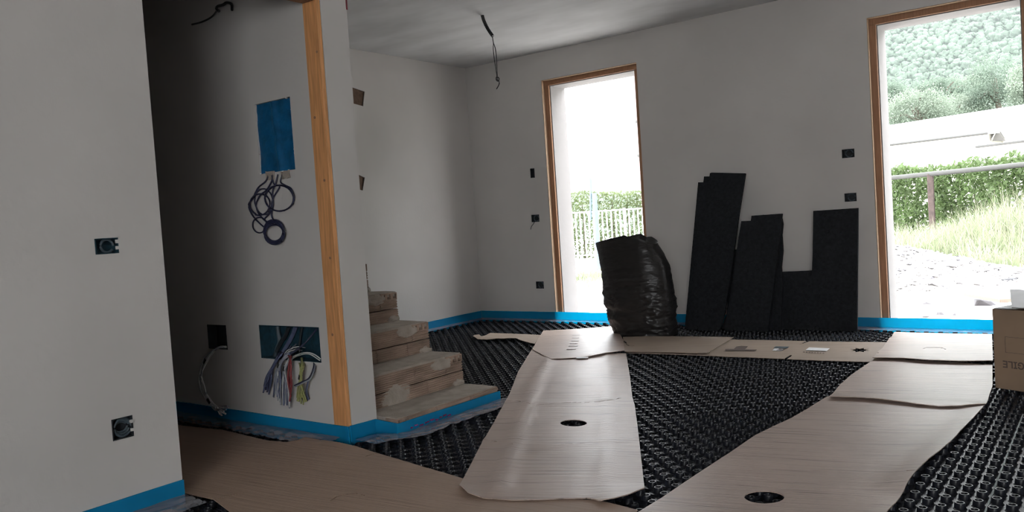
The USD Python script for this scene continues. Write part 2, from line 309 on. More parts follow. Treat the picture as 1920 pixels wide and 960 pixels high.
# door post and header lining of the inner doorway
d3 = thing('door_3', kind='structure'); _used[('/World', 'door_3')] = 1
obj('jamb', bevbox((-3.150, YP-0.003, 0.085), (XC-0.001, YP+0.021, 2.178), 0.003), 'post_wood', d3, label='orange raw softwood door post')
obj('header', bevbox((-3.150, YN, 2.178), (XC-0.001, YP+0.021, 2.208), 0.003), 'frame_wood', d3)
for z in (0.55, 0.93, 1.31, 1.62, 1.93):
    obj('knot', placed(trimesh.creation.cylinder(0.007, 0.004, sections=10), (-3.09+0.03*math.sin(z*7), YP-0.003, z), (1, 0, 0), (0, 0, 1)), 'frame_wood', d3, label='dark knot in the wood')
obj('marking_tape', mbox((XC-0.008, YP2-0.004, 2.16), (XC+0.003, YP2+0.004, 2.40)), 'red_tape', stage.GetPrimAtPath('/World/wall_partition'), label='scrap of red tape on the edge')

# ================================================================== STUDDED FLOOR PANELS
PITCH_S = 0.048
SX0, SY0 = -0.365, 3.016 - 0.0
def stud_mesh(sides, detail=True):
    prof = [(0.0225, 0.0), (0.0185, 0.003), (0.0172, 0.019), (0.0150, 0.022), (0.0118, 0.022), (0.0100, 0.014), (0.0, 0.013)] if detail else \
           [(0.0215, 0.0), (0.0178, 0.006), (0.0165, 0.021), (0.0115, 0.022), (0.0, 0.015)]
    v, f = [], []; ang = np.arange(sides)*2*np.pi/sides
    for r, z in prof[:-1]: v += [(r*math.cos(a), r*math.sin(a), z) for a in ang]
    v.append((0, 0, prof[-1][1])); n = len(prof)-1
    for i in range(n-1):
        for j in range(sides):
            a, b, c, d = i*sides+j, i*sides+(j+1) % sides, (i+1)*sides+(j+1) % sides, (i+1)*sides+j
            f += [(a, b, c), (a, c, d)]
    f += [((n-1)*sides+j, (n-1)*sides+(j+1) % sides, n*sides) for j in range(sides)]
    return np.array(v), np.array(f)
def many(base, at):
    v, f = base; at = np.asarray(at, float); n = len(v)
    return (v[None]+at[:, None]).reshape(-1, 3), (f[None]+n*np.arange(len(at))[:, None, None]).reshape(-1, 3)
STUD_HI, STUD_LO = stud_mesh(12), stud_mesh(8, False)
_rb = []
for dy in (-0.013, 0.0, 0.013):
    v = np.array([(-0.017, dy-0.0026, 0), (0.017, dy-0.0026, 0), (0.017, dy+0.0026, 0), (-0.017, dy+0.0026, 0), (-0.016, dy, 0.0032), (0.016, dy, 0.0032)])
    _rb.append((v, np.array([(0, 1, 5), (0, 5, 4), (2, 3, 4), (2, 4, 5), (1, 2, 5), (3, 0, 4)])))
RIB = cat(_rb)
room = Polygon([(XL, YP2), (-2.93, YP2), (-2.93, 3.66), (XL, 3.66)])   # stair footprint
floor_area = unary_union([sbox(XC+0.012, 0.6, XR-0.012, YB-0.014), sbox(XL+0.012, YP2, XC+0.05, YB-0.014), sbox(-4.9, 0.72, XC+0.05, YP-0.014)])
floor_area = floor_area.difference(sbox(XC-0.12, 0.6, XC+0.012, YN+0.012)).difference(sbox(XL, YP-0.014, XC+0.014, YP2+0.0)).difference(sbox(XL, YP2-0.01, -2.885, 3.66))
PW, PH = 24*PITCH_S, 16*PITCH_S
panels = []
for i in range(-5, 3):
    for j in range(-4, 6):
        x0, y0 = SX0+i*PW+0.0025, SY0+PITCH_S/2+j*PH
        r = sbox(x0, y0, x0+PW-0.005, y0+PH-0.0005).intersection(floor_area)
        for g in polygons(r):
            if g.area < 0.01: continue
            I, J = np.meshgrid(np.arange(24), np.arange(16), indexing='ij')
            gx, gy = SX0+i*PW+(I+0.5)*PITCH_S, y0+(J+0.5)*PITCH_S
            par = (I+J) % 2 == 0
            ok = contains_xy(g.buffer(-0.012), gx.ravel(), gy.ravel()).reshape(gx.shape)
            panels.append((g, np.stack([gx[par & ok], gy[par & ok]], 1), np.stack([gx[~par & ok], gy[~par & ok]], 1)))

# ================================================================== CARDBOARD SHEETS (outlines on the floor)
def outline(pts, z=0.03): return Polygon([tuple(fl(x, y, z)) for x, y in pts]).buffer(0)
def disc(px, py, rx, ry, z, n=22): return outline([(px+rx*math.cos(t), py+ry*math.sin(t)) for t in np.linspace(0, 2*math.pi, n, endpoint=False)], z)
def slit(pts, w, z): return LineString([tuple(fl(x, y, z)) for x, y in pts]).buffer(w/2, cap_style=2)
SHEETS = []
def sheet(label, pts, z, material, holes=(), slits=(), creases=(), amp=0.004, lift=(), seed=0, step=0.045, clip=None):
    poly = outline(pts, z)
    if clip is not None: poly = poly.difference(clip)
    for h in holes: poly = poly.difference(h)
    for s, w in slits: poly = poly.difference(slit(s, w, z))
    cr = [(LineString([tuple(fl(x, y, z)) for x, y in c]), d, wd) for c, d, wd in creases]
    lf = [(LineString([tuple(fl(x, y, z)) for x, y in c]), d, wd) for c, d, wd in lift]
    def zf(p):
        out = z + amp*(noise(np.c_[p*3.1, np.zeros(len(p))], seed)+0.35)*1.6
        for ls, d, wd in cr+lf:
            dist = np.array([ls.distance(Point(q)) for q in p]); out = out + d*np.exp(-(dist/wd)**2)
        return out
    SHEETS.append(max(polygons(poly), key=lambda g: g.area))
    return obj('cardboard_sheet', slab(poly, step, zf, 0.0038), material, None, 25, label=label, cat='cardboard', group='flattened cardboard laid as walkways')
doorclip = unary_union([sbox(XC-0.115, -2, XC+0.012, YN+0.01), sbox(-9, YP-0.02, XC+0.012, YP2)])
s8 = sheet('wide brown cardboard sheet running through the inner doorway past the door post', [(300, 795), (338, 798), (417, 806.6), (489, 824), (537, 834), (560, 829), (572, 824.4), (600, 829), (630, 834), (668, 839), (709, 851), (781, 872), (866, 897), (905, 912), (880, 940), (850, 962), (800, 1000), (560, 1000), (452, 975), (400, 937), (345, 925), (300, 912)],
      0.026, 'card_dark', slits=[([(620, 940), (630, 933), (648, 928), (668, 926), (684, 930)], 0.006), ([(406, 937), (430, 931), (458, 925)], 0.007), ([(686, 857), (700, 853), (712, 850)], 0.008)], seed=3, clip=doorclip,
      lift=[([(537, 834), (572, 824), (630, 834)], 0.012, 0.10)])
s9 = sheet('narrow cardboard strip poking out under the front edge of the long centre walkway', [(820, 975), (838, 958), (868, 941), (892, 926), (1010, 934), (1120, 938), (1160, 948), (1196, 957), (1160, 1000), (900, 1000)], 0.031, 'card_dark', seed=4, amp=0.003)
s1 = sheet('long creased cardboard walkway with a round hole, leading towards the narrow garden door',
      [(858, 919), (861, 912), (878, 930), (905, 935), (960, 939), (1010, 938), (1060, 936), (1100, 936), (1116, 940), (1124, 944), (1150, 942), (1180, 933), (1209, 921), (1205, 885), (1199, 830), (1195, 795), (1190, 760), (1186, 748), (1181, 705), (1174, 663), (1100, 660), (1034, 662), (998, 655), (985, 675), (972, 697), (955, 740), (947, 754), (926, 793), (905, 828), (880, 876)],
      0.034, 'card_centre', holes=[disc(1075.5, 794, 25, 6.3, 0.034)],
      slits=[([(906, 825.5), (930, 830), (962, 837.5)], 0.006), ([(953, 752.5), (975, 755), (994, 760)], 0.006), ([(1138, 754), (1160, 750), (1187, 746)], 0.010), ([(1052, 757.5), (1090, 756)], 0.003), ([(1000, 761), (1040, 758.5)], 0.002), ([(1096, 756), (1132, 754.5)], 0.0025), ([(1046, 836), (1100, 833)], 0.002)],
      creases=[([(1028, 672), (1003, 720), (975, 790), (930, 925)], 0.010, 0.03), ([(1138, 664), (1138, 755), (1139, 840), (1142, 940)], 0.006, 0.02), ([(953, 753), (1040, 758), (1187, 748)], 0.005, 0.02), ([(906, 826), (1040, 838), (1197, 822)], 0.004, 0.02)],
      amp=0.005, seed=5, lift=[([(858, 919), (878, 930)], 0.012, 0.05), ([(1150, 942), (1209, 921)], 0.012, 0.07)])
s2 = sheet('printed cardboard sheet at the far end of the centre walkway, tucked against the black sack', [(1019, 620.5), (1060, 618.5), (1110, 615), (1154, 611), (1158, 620), (1166, 632), (1169, 640), (1171, 660), (1140, 664), (1108, 669.5), (1066, 672), (1034, 673.5), (1016, 665), (998, 655), (1008, 637)],
      0.042, 'card_centre', seed=6, amp=0.004, slits=[([(1112, 665), (1140, 662.5)], 0.006)], creases=[([(1134, 640), (1134, 664)], 0.004, 0.02)], lift=[([(1112, 668), (1171, 660)], 0.010, 0.05)])
s3 = sheet('thin torn offcut of cardboard lying alone near the stairwell corner', [(886, 632), (889, 628.5), (898, 627.3), (903, 631), (911, 629), (919, 625.2), (960, 626.5), (1014, 629), (1008, 638), (1003, 645), (992, 643), (980, 639.4), (966, 636.3), (944, 636.8), (930, 636.2), (912, 637), (896, 636)],
      0.034, 'card_plain', seed=7, amp=0.006, step=0.03, lift=[([(886, 633), (966, 637)], 0.010, 0.04)])
s5 = sheet('cardboard sheet with dark printing, a star-shaped hole and stuck-on labels', [(1174, 662), (1240, 664), (1330, 667), (1360, 668.5), (1400, 670), (1470, 673), (1480, 667), (1487, 664), (1484, 668), (1476, 673.5), (1530, 675.5), (1624, 679), (1700, 680), (1690, 650), (1661, 641.7), (1556, 640.5), (1518, 640), (1502, 645.5), (1498, 645.5), (1512, 639.8), (1440, 638), (1373, 636.8), (1300, 645), (1174, 655)],
      0.030, 'card_plain', holes=[outline([(1612+(20 if k % 2 else 11)*math.cos(t), 656.7+(4.2 if k % 2 else 2.2)*math.sin(t)) for k, t in enumerate(np.linspace(0, 2*math.pi, 16, endpoint=False))], 0.030)], seed=8, amp=0.003)
s4 = sheet('plain cardboard sheet between the black sack and the printed sheet', [(1168, 632.4), (1207, 630.8), (1290, 631), (1376, 632), (1350, 648), (1327, 662), (1300, 662), (1240, 660.5), (1171, 659)],
      0.040, 'card_plain', slits=[([(1169.5, 639.5), (1173, 641.5), (1174.5, 646), (1180, 648.5), (1190, 648.5)], 0.012)], seed=9, amp=0.003)
s10 = sheet('big smooth cardboard walkway sheet with a round hole close to the viewer', [(1551.5, 744), (1518, 764), (1484, 784), (1417, 817), (1373, 847), (1330, 876), (1278.5, 908.5), (1207, 955), (1140, 1000), (1640, 1000), (1664, 959), (1680, 942), (1695, 923.6), (1705, 906), (1718.5, 889), (1740, 868), (1764, 850), (1785, 832), (1801, 813.6), (1824, 790), (1847, 764), (1848, 752), (1700, 745)],
      0.028, 'card_right', holes=[disc(1433, 932.5, 37.5, 11.3, 0.028, 28)], seed=10, amp=0.005,
      slits=[([(1700, 889), (1716, 889.5)], 0.008)], lift=[([(1847, 764), (1801, 813), (1764, 850), (1700, 915)], 0.012, 0.07)])
s11 = sheet('cardboard sheet in the middle of the walkway beside the upside-down box', [(1640, 674), (1597, 703), (1575, 722), (1555, 747), (1600, 748.5), (1640, 751), (1680, 755.5), (1720, 760), (1760, 763.5), (1800, 763.5), (1849, 761), (1855, 740), (1861, 724), (1861, 684), (1800, 680), (1720, 676)],
      0.037, 'card_right', seed=11, amp=0.004, lift=[([(1556, 747), (1849, 762)], 0.010, 0.06)])
s12 = sheet('pale sunlit cardboard sheet right at the wide garden door', [(1677, 622.5), (1719, 624.2), (1760, 625), (1860, 627), (1862, 680), (1800, 681), (1740, 679), (1690, 675), (1660, 674.5), (1636, 674), (1646, 660), (1655, 652.5), (1661, 643), (1668, 633), (1671, 632.5)],
      0.046, 'card_right', seed=12, amp=0.004, slits=[([(1731, 654.5), (1736, 652.6), (1752, 652.2), (1765, 653), (1773, 656)], 0.012), ([(1642, 662), (1648, 662)], 0.014), ([(1672, 632.3), (1682, 632.3)], 0.006)],
      lift=[([(1636, 674), (1690, 676), (1800, 681), (1860, 681)], 0.012, 0.06)])
cover = unary_union([s.buffer(0.004) for s in SHEETS])
def print_patch(name, pts, z, material, parent, step=0.05, label=None):
    obj(name, slab(outline(pts, z), step, lambda p: np.full(len(p), z), 0.0006), material, parent, label=label)
# printing and labels on the printed sheet
zz = 0.0365
print_patch('printed_logo', [(1360, 657.6), (1360, 654.2), (1376, 654.2), (1381, 649.6), (1390, 648.4), (1402, 649), (1400, 652), (1396, 655), (1419, 655.4), (1417, 657.6), (1385, 657)], zz, 'print_ink', s5, label='dark brown printed emblem')
print_patch('printed_bar', [(1455, 649.2), (1480, 649.8), (1476, 652.8), (1450, 652.2)], zz, 'conduit_grey', s5, label='dark grey printed bar')
print_patch('sticker', [(1452, 653.2), (1472, 653.6), (1466, 658.0), (1448, 657.2)], zz, 'label_white', s5, label='small white square sticker')
a0, a1, b0 = at_z(1453.5, 657.0, zz), at_z(1466, 657.4, zz), at_z(1457, 654.0, zz)
tm = meshkit.text_mesh('2', 0.6*np.linalg.norm(b0-a0)+0.03, 0.001, True)
obj('printed_digit', placed(tm, a0+(0, 0, 0.0025), a1-a0, b0-a0), 'print_ink', s5)
print_patch('sticker', [(1517, 651.2), (1556, 653), (1550, 658), (1510, 656.5)], zz, 'label_white', s5, label='white paper label')
for k in range(8): print_patch('printed_mark', [(1506+k*5.2, 659.2+k*0.28), (1509.4+k*5.2, 659.3+k*0.28), (1508.8+k*5.2, 660.6+k*0.28), (1505.2+k*5.2, 660.4+k*0.28)], zz, 'print_ink', s5)
# faint worn printing on the far sheet
z2 = 0.0475
for k, (y, w, x) in enumerate(((646.3, 17, 1067.5), (652.5, 17, 1063.5), (641.8, 14, 1069.5), (637.0, 14, 1072), (631.5, 13, 1073.5), (626.5, 13, 1074.5))):
    print_patch('printed_stroke', [(x, y), (x+w, y-0.3), (x+w-1, y+2.2), (x-1.2, y+2.4)], z2, 'faint_ink', s2, label='faint grey worn printed letter stroke')
print_patch('sticker', [(1082, 669.5), (1103, 668.3), (1103, 671.3), (1079, 672.2)], 0.046, 'flap_card', s2, label='strip of pale tape at the edge')

# ------------------------------------------------------------------ now the panels, the 300 most visible studs one by one
allst = []
for k, (g, st, rb) in enumerate(panels):
    for q in st:
        uv, dep = project((q[0], q[1], 0.022))
        if dep > 0.2 and 0 <= uv[0] <= 1920 and 0 <= uv[1] <= 960 and not contains_xy(cover, q[0], q[1]):
            if uv[0] < 345+(uv[1]-905)*0.1: continue
            if uv[0] > 1862 and uv[1] < 735: continue
            allst.append((dep, k, tuple(q)))
allst.sort(key=lambda a: a[0]); single = {}
for _, k, q in allst[:300]: single.setdefault(k, set()).add(q)
for k, (g, st, rb) in enumerate(panels):
    p = thing('studded_panel', 'black studded underfloor heating panel laid edge to edge over the floor', 'floor panel', 'black studded floor panels')
    base = cat([trimesh.creation.extrude_polygon(g, 0.0335, engine='earcut')]); base[0][:, 2] -= 0.0335
    obj('base', base, 'black_panel', p)
    one = single.get(k, set()); rest = [q for q in map(tuple, st) if q not in one]
    for q in st:
        if tuple(q) in one: obj('stud', (STUD_HI[0]+(q[0], q[1], 0.0), STUD_HI[1]), 'black_stud', p, 40)
    if rest: obj('stud_field', many(STUD_LO, [(a, b, 0) for a, b in rest]), 'black_stud', p, 40, kind='stuff')
    if len(rb): obj('rib_field', many(RIB, [(a, b, 0) for a, b in rb]), 'black_stud', p, 20, kind='stuff')
obj('panel_joint', mbox((SX0-0.0028, 2.2, -0.02), (SX0+0.0028, 4.35, 0.0035)), 'seam', None, label='pale polystyrene line along the open joint between floor panels', cat='joint')

# ================================================================== BLUE EDGE STRIPS WITH CLEAR FILM
def ribbon(path, h0, h1, t=0.008, wav=0.004, step=0.05, seed=0, ends=None):
    """A foam strip standing on the polyline PATH (x, y); thickness goes to its right-hand side."""
    ls = LineString(path); n = max(2, int(ls.length/step)); d = sorted(set(np.linspace(0, ls.length, n)) | {ls.project(Point(c)) for c in path})
    p = np.array([ls.interpolate(x).coords[0] for x in d]); tn = np.gradient(p, axis=0); tn /= np.linalg.norm(tn, axis=1, keepdims=True)
    nr = np.stack([tn[:, 1], -tn[:, 0]], 1)
    if np.ndim(h1): h1 = np.interp(d, [ls.project(Point(c)) for c in path], h1)
    top = h1+wav*2*noise(np.c_[p*2.5, np.zeros(len(p))], seed)
    out = np.maximum(0, 0.004*2*noise(np.c_[p*4, np.ones(len(p))], seed+3))
    rows = [np.c_[p+nr*out[:, None]*0.0, np.full(len(p), h0)], np.c_[p, top], np.c_[p+nr*(t+out)[:, None], top], np.c_[p+nr*t, np.full(len(p), h0)]]
    v = np.stack(rows, 1).reshape(-1, 3); f = []
    for i in range(len(p)-1):
        for k in range(4):
            a, b = i*4+k, i*4+(k+1) % 4; f += [(a, b, b+4), (a, b+4, a+4)]
    f += [(0, 2, 1), (0, 3, 2)]; m = (len(p)-1)*4; f += [(m, m+1, m+2), (m, m+2, m+3)]
    return v, np.array(f)[:, ::-1]
def film(path, w0, w1, z0, seed, off=0.010, crumple=0.012, step=0.022, rows=11):
    """Thin polythene skirt welded to the strip: comes off the foam at height z0 and lies crumpled on the floor."""
    ls = LineString(path); n = int(ls.length/step)+2; d = np.linspace(0, ls.length, n)
    p = np.array([ls.interpolate(x).coords[0] for x in d]); tn = np.gradient(p, axis=0); tn /= np.linalg.norm(tn, axis=1, keepdims=True)
    for _ in range(2): tn[1:-1] = (tn[:-2]+tn[1:-1]+tn[2:])/3
    nr = np.stack([tn[:, 1], -tn[:, 0]], 1); s = np.linspace(0, 1, rows); v = []
    wid = w0+(w1-w0)*(0.5+noise(np.c_[p*2.2, np.zeros(n)], seed))
    for k, t in enumerate(s):
        z = 0.026+(z0-0.026)*(1-t)**1.7; q = p+nr*(off+wid*t)[:, None]
        a = np.c_[q*np.array([17, 17]), np.full(n, t*3.0)]
        v.append(np.c_[q+nr*(crumple*0.5*noise(a, seed+1))[:, None]*2, z+crumple*np.abs(noise(a*1.1, seed+2))*2*min(1, 4*t)+0.002])
    v = np.stack(v, 1).reshape(-1, 3); f = []
    i, j = np.meshgrid(np.arange(n-1), np.arange(rows-1), indexing='ij'); a = i*rows+j
    q = np.stack([a, a+1, a+rows+1, a+rows], -1).reshape(-1, 4)
    return v, np.vstack([q[:, [0, 1, 2]], q[:, [0, 2, 3]]])
def strip(label, path, h1, w, seed, z0=0.045, crumple=0.010, fpath=None, h0=0.0):
    s = thing('edge_strip', label, 'foam strip', 'blue foam edge strips')
    obj('foam_band', ribbon(path, h0, h1, seed=seed), 'foam_blue', s, 30)
    obj('plastic_film', film(fpath or path, w[0], w[1], z0, seed, crumple=crumple), 'film', s, 55, label='crumpled clear polythene skirt')
    return s
eb = 0.0015
strip('blue foam edge strip along the foot of the wall with the two garden doors', [(XL+0.01, YB-eb), (XR-0.03, YB-eb)], 0.1146, (0.05, 0.10), 21, z0=0.040)
strip('blue foam edge strip along the foot of the stairwell wall', [(XL+eb, 3.67), (XL+eb, YB-0.012)], 0.1146, (0.05, 0.09), 22, z0=0.040)
strip('blue foam edge strip under the wall with the wiring boxes', [(-4.9, YP-0.0035), (XC+0.009, YP-0.0035)], 0.098, (0.06, 0.17), 23, z0=0.040, crumple=0.020, fpath=[(-4.9, YP-0.0035), (XC-0.05, YP-0.0035)])
strip('blue foam edge strip wrapping the wall end and the lowest stair', [(XC+eb, YP+0.004), (XC+eb, YP2-0.012), (-2.899, YP2+0.002), (-2.897, 3.655)], (0.098, 0.094, 0.080, 0.068), (0.10, 0.20), 24, z0=0.025, crumple=0.018, fpath=[(XC+eb, YP+0.02), (XC+0.02, YP2-0.05), (-2.90, YP2+0.06), (-2.897, 3.66)])
strip('blue foam edge strip at the foot of the bare near wall', [(XC+eb, 0.6), (XC+eb, YN)], 0.0975, (0.10, 0.20), 25, z0=0.038, crumple=0.020)
for k in range(9):
    y = 2.90+k*0.036+0.008*math.sin(k*5.3); z = 0.040+0.005*math.sin(k*2.1)
    obj('printed_mark', rough_box((-2.886, y, z-0.003), (-2.882, y+0.014+0.014*abs(math.sin(k*3.7)), z+0.004), 0.006, 0.003, k, 60), 'film_print', stage.GetPrimAtPath('/World/edge_strip_003'), label='purple printing on the film' if k == 0 else None)

# ================================================================== STAIRCASE
ST = thing('staircase', 'unfinished staircase of hollow clay bricks and mortar climbing behind the wall end', 'stairs')
SX, SZ, TR, RI, SYE = -2.903, 0.100, 0.254, 0.185, 3.652
def ribbed(y0, y1, xf, z0, z1, dep=0.05, n=7, seed=0):
    """A hollow clay tile with horizontal combed grooves on its front face."""
    pts = [(xf-dep, z0), (xf-0.0055, z0)]
    for k in range(n):
        a, b = z0+(z1-z0)*(k+0.1)/n, z0+(z1-z0)*(k+0.72)/n
        pts += [(xf-0.006, a), (xf, a+0.001), (xf, b-0.001), (xf-0.006, b)]
    pts += [(xf-0.0055, z1), (xf-dep, z1)]
    m = trimesh.creation.extrude_polygon(Polygon(pts).buffer(0), y1-y0, engine='earcut')
    v = np.array(m.vertices); v = np.c_[v[:, 0], y0+v[:, 2], v[:, 1]]
    return v, np.array(m.faces)[:, ::-1]
def holed(y0, y1, xf, z0, z1, n=3):
    m = bevbox((xf-0.09, y0, z0), (xf+0.002, y1, z1), 0.003); w = (y1-y0)/n
    for k in range(n): m -= mbox((xf-0.07, y0+w*(k+0.2), z0+0.008), (xf+0.05, y0+w*(k+0.8), z1-0.007))
    return m
for k in range(9):
    x1, zt = SX-TR*k, SZ+RI*k; zb = -0.033 if k == 0 else zt-RI
    s = thing('step', parent=ST)
    if k < 5 : obj('mortar_core', rough_box((x1-TR-0.13, YP2+0.010, zb-(0.0 if k == 0 else 0.03)), (x1-0.052, SYE-0.012, zt-0.018), 0.05, 0.006, 40+k, keep=(0.4, 0.6, 0.5)), 'mortar', s, 30)
    else: obj('mortar_core', mbox((x1-TR-0.13, YP2+0.002, zb-0.03), (x1-0.052, SYE-0.012, zt-0.018)), 'mortar', s)
    obj('mortar_bed', rough_box((x1-TR-0.04, YP2+0.010, zt-0.03), (x1-0.010, SYE-0.006, zt), 0.028, 0.006, 60+k, 11, keep=(1, 1, 0.7)), 'mortar', s, 35, label='dusty mortar tread')
    if k == 0:
        for y0, y1 in ((2.83, 2.90), (2.905, 3.12), (3.125, 3.40), (3.405, SYE)):
            obj('brick', ribbed(y0, y1, x1+0.002, zb, zt-0.004, n=6), 'brick_clay', s) if y1 > 2.91 else obj('brick', holed(y0, y1, x1, zt-0.035, zt-0.003, 2), 'brick_clay', s)
        continue
    zm = zb+0.075; e = SYE-0.004
    cuts = [(YP2+0.004, 3.06), (3.065, 3.33), (3.335, e)] if k % 2 else [(YP2+0.004, 3.20), (3.205, 3.45), (3.455, e)]
    for y0, y1 in cuts: obj('brick', ribbed(y0, y1, x1, zb, zm, n=6), 'brick_clay', s)
    for y0, y1 in ([(YP2+0.004, 3.24), (3.245, e-0.15)] if k % 2 else [(YP2+0.004, 3.10), (3.105, e-0.15)]): obj('brick', ribbed(y0, y1, x1-0.002, zm+0.006, zt-0.012, n=8), 'brick_clay', s)
    obj('brick', holed(e-0.145, e, x1-0.001, zt-0.052, zt-0.005, 3), 'brick_clay', s, label='hollow brick end with square holes')
    obj('brick', ribbed(e-0.145, e, x1-0.003, zm+0.006, zt-0.055, n=3), 'brick_clay', s)
    obj('mortar_patch', blob((x1-0.012, e-0.27, zt-0.07), (x1+0.005, e-0.10, zt-0.005), 80+k), 'mortar', s, 35)
    obj('mortar_patch', blob((x1-0.012, YP2+0.10+0.05*(k % 3), zb-0.03), (x1+0.004, YP2+0.30+0.07*(k % 2), zb+0.10), 90+k), 'mortar', s, 35)
    obj('mortar_patch', blob((x1-0.04, e-0.10, zb-0.02), (x1+0.014, e+0.012, zb+0.035), 100+k), 'mortar', s, 35)

# ================================================================== WALL BOXES AND WIRING
def socket(label, x0, x1, z0, z1, plane, coil=0, name='socket_box', axis='y', depth=0.05, material='dark_box', grp='empty wall boxes'):
    """An open plastic box set in a recess of a wall: shell, torn rim of plaster, flexible conduit curled inside. axis y: wall faces -y; x: wall faces +x."""
    t = thing(name, label, 'wall box', grp); w = 0.004
    def P(u, v, d):       # u along the wall, v up, d out of the wall
        return (u, plane-d, v) if axis == 'y' else (plane+d, u, v)
    sh = mbox(P(x0+0.0005, z0+0.0005, -depth+0.001), P(x1-0.0005, z1-0.0005, 0.001)) - mbox(P(x0+w, z0+w, -depth+w), P(x1-w, z1-w, 0.1))
    obj('back_box', sh, material, t)
    r = np.random.default_rng(int(abs(x0*1000)+abs(z0*100)))
    for k in range(2 if axis == 'x' else 0):
        zz0 = z0+(z1-z0)*(0.25+0.4*k)
        obj('plaster_crumb', rough_box(P(x1-0.012, zz0, -0.002), P(x1+0.002, zz0+0.012, 0.003), 0.006, 0.003, k+int(x0*50), 60), 'plaster', t, 40)
    cu, cv, R = (x0+x1)/2+0.006, (z0+z1)/2, min(x1-x0, z1-z0)*0.40
    for k in range(coil):
        a = np.linspace(0.3*k, 2*math.pi*0.9+0.3*k, 26)
        obj('conduit', tube([P(cu+R*math.cos(q)*(1-0.12*k), cv+R*math.sin(q)*(1-0.2*k), -0.012-0.008*k) for q in a], 0.005, 6), 'conduit_grey', t, 60, label='loop of grey flexible conduit' if k == 0 else None)
    return t
socket('narrow upright wall box, highest of the three beside the narrow garden door', *SOCK['s1'], YB)
t = socket('square wall box beside the narrow garden door with a scrap of wire hanging out', *SOCK['s2'], YB, 1)
obj('wire_end', tube(curve([(-4.70, YB-0.002, 1.035), (-4.705, YB-0.02, 1.01), (-4.735, YB-0.015, 0.985), (-4.75, YB-0.01, 0.955)], 16), 0.003, 5), 'dark_box', t, 60)
socket('low wall box near the skirting beside the narrow garden door', *SOCK['s3'], YB, 1)
socket('upper wall box beside the wide garden door, above the cut black panel', *SOCK['s4'], YB, 1)
socket('lower wall box beside the wide garden door, just over the cut black panel', *SOCK['s5'], YB, 1)
socket('blue-black wall box with a round conduit mouth, halfway up the bare near wall', *NB1, XC, 1, axis='x', material='teal_box')
socket('dark wall box with curled conduit, low on the bare near wall', *NB2, XC, 3, axis='x', material='dark_box')
# blue covered distribution box
t = thing('distribution_box', 'blue masked rectangular distribution box in the wall above the coiled cables', 'wall box')
x0, x1, z0, z1 = BOX_BLUE
pg = Polygon([(x0+0.003, z0+0.003), (x1-0.003, z0+0.003), (x1-0.003, z1-0.003), (x0+0.003, z1-0.003)])
v, f = slab(pg, 0.014, lambda p: 0.006+0.010*noise(np.c_[p*14, np.zeros(len(p))], 5)+0.012*np.exp(-((p[:, 0]-(x0+x1)/2-0.5*(z1-p[:, 1])*0.15)/0.02)**2), 0.003)
obj('cover', (np.c_[v[:, 0], YP+0.014-v[:, 2], v[:, 1]], f), 'blue_cover', t, 50, label='wrinkled blue masking sheet')
for k in range(12):
    u = rng.uniform(0, 1); sd = k % 4; px_, pz_ = [(x0+u*(x1-x0), z0), (x0+u*(x1-x0), z1), (x0, z0+u*(z1-z0)), (x1, z0+u*(z1-z0))][sd]
    obj('plaster_crumb', blob((px_-0.004, YP-0.001, pz_-0.006), (px_+0.004, YP+0.012, pz_+0.006), k), 'plaster', t, 40)
for a, b in (((500, 322), (516, 336)), ((528, 322), (545, 333))):
    p, q = pw(*a), pw(*b); obj('plaster_crumb', rough_box((min(p[0], q[0]), YP-0.008, q[2]), (max(p[0], q[0]), YP+0.003, p[2]), 0.012, 0.006, int(a[0]), 30), 'mortar', t, 40)
def wires(name, label, items, category='cable', parent=None, group=None):
    t = parent or thing(name, label, category, group)
    for pts, r, m_, part in items: obj(part, tube(pts, r, 6), m_, t, 60)
    return t
def loop(cx, cy, rx, ry, turns, off, a0=0.0, jit=0.0, seed=0, n=26):
    r = np.random.default_rng(seed); T = np.linspace(a0, a0+2*math.pi*turns, int(n*turns)); w = np.interp(T, np.linspace(a0, a0+2*math.pi*turns, int(turns)*3+2), r.normal(0, 1, int(turns)*3+2))
    return np.array([pw(cx+(rx+jit*w[i])*math.cos(a), cy+(ry+jit*w[i])*math.sin(a), off+0.004*math.sin(3*a+i*0.05)) for i, a in enumerate(T)])
cp = lambda pts, off=0.012, n=30: curve([pw(x, y, o if o is not None else off) for x, y, *rest in pts for o in [rest[0] if rest else off]], n)
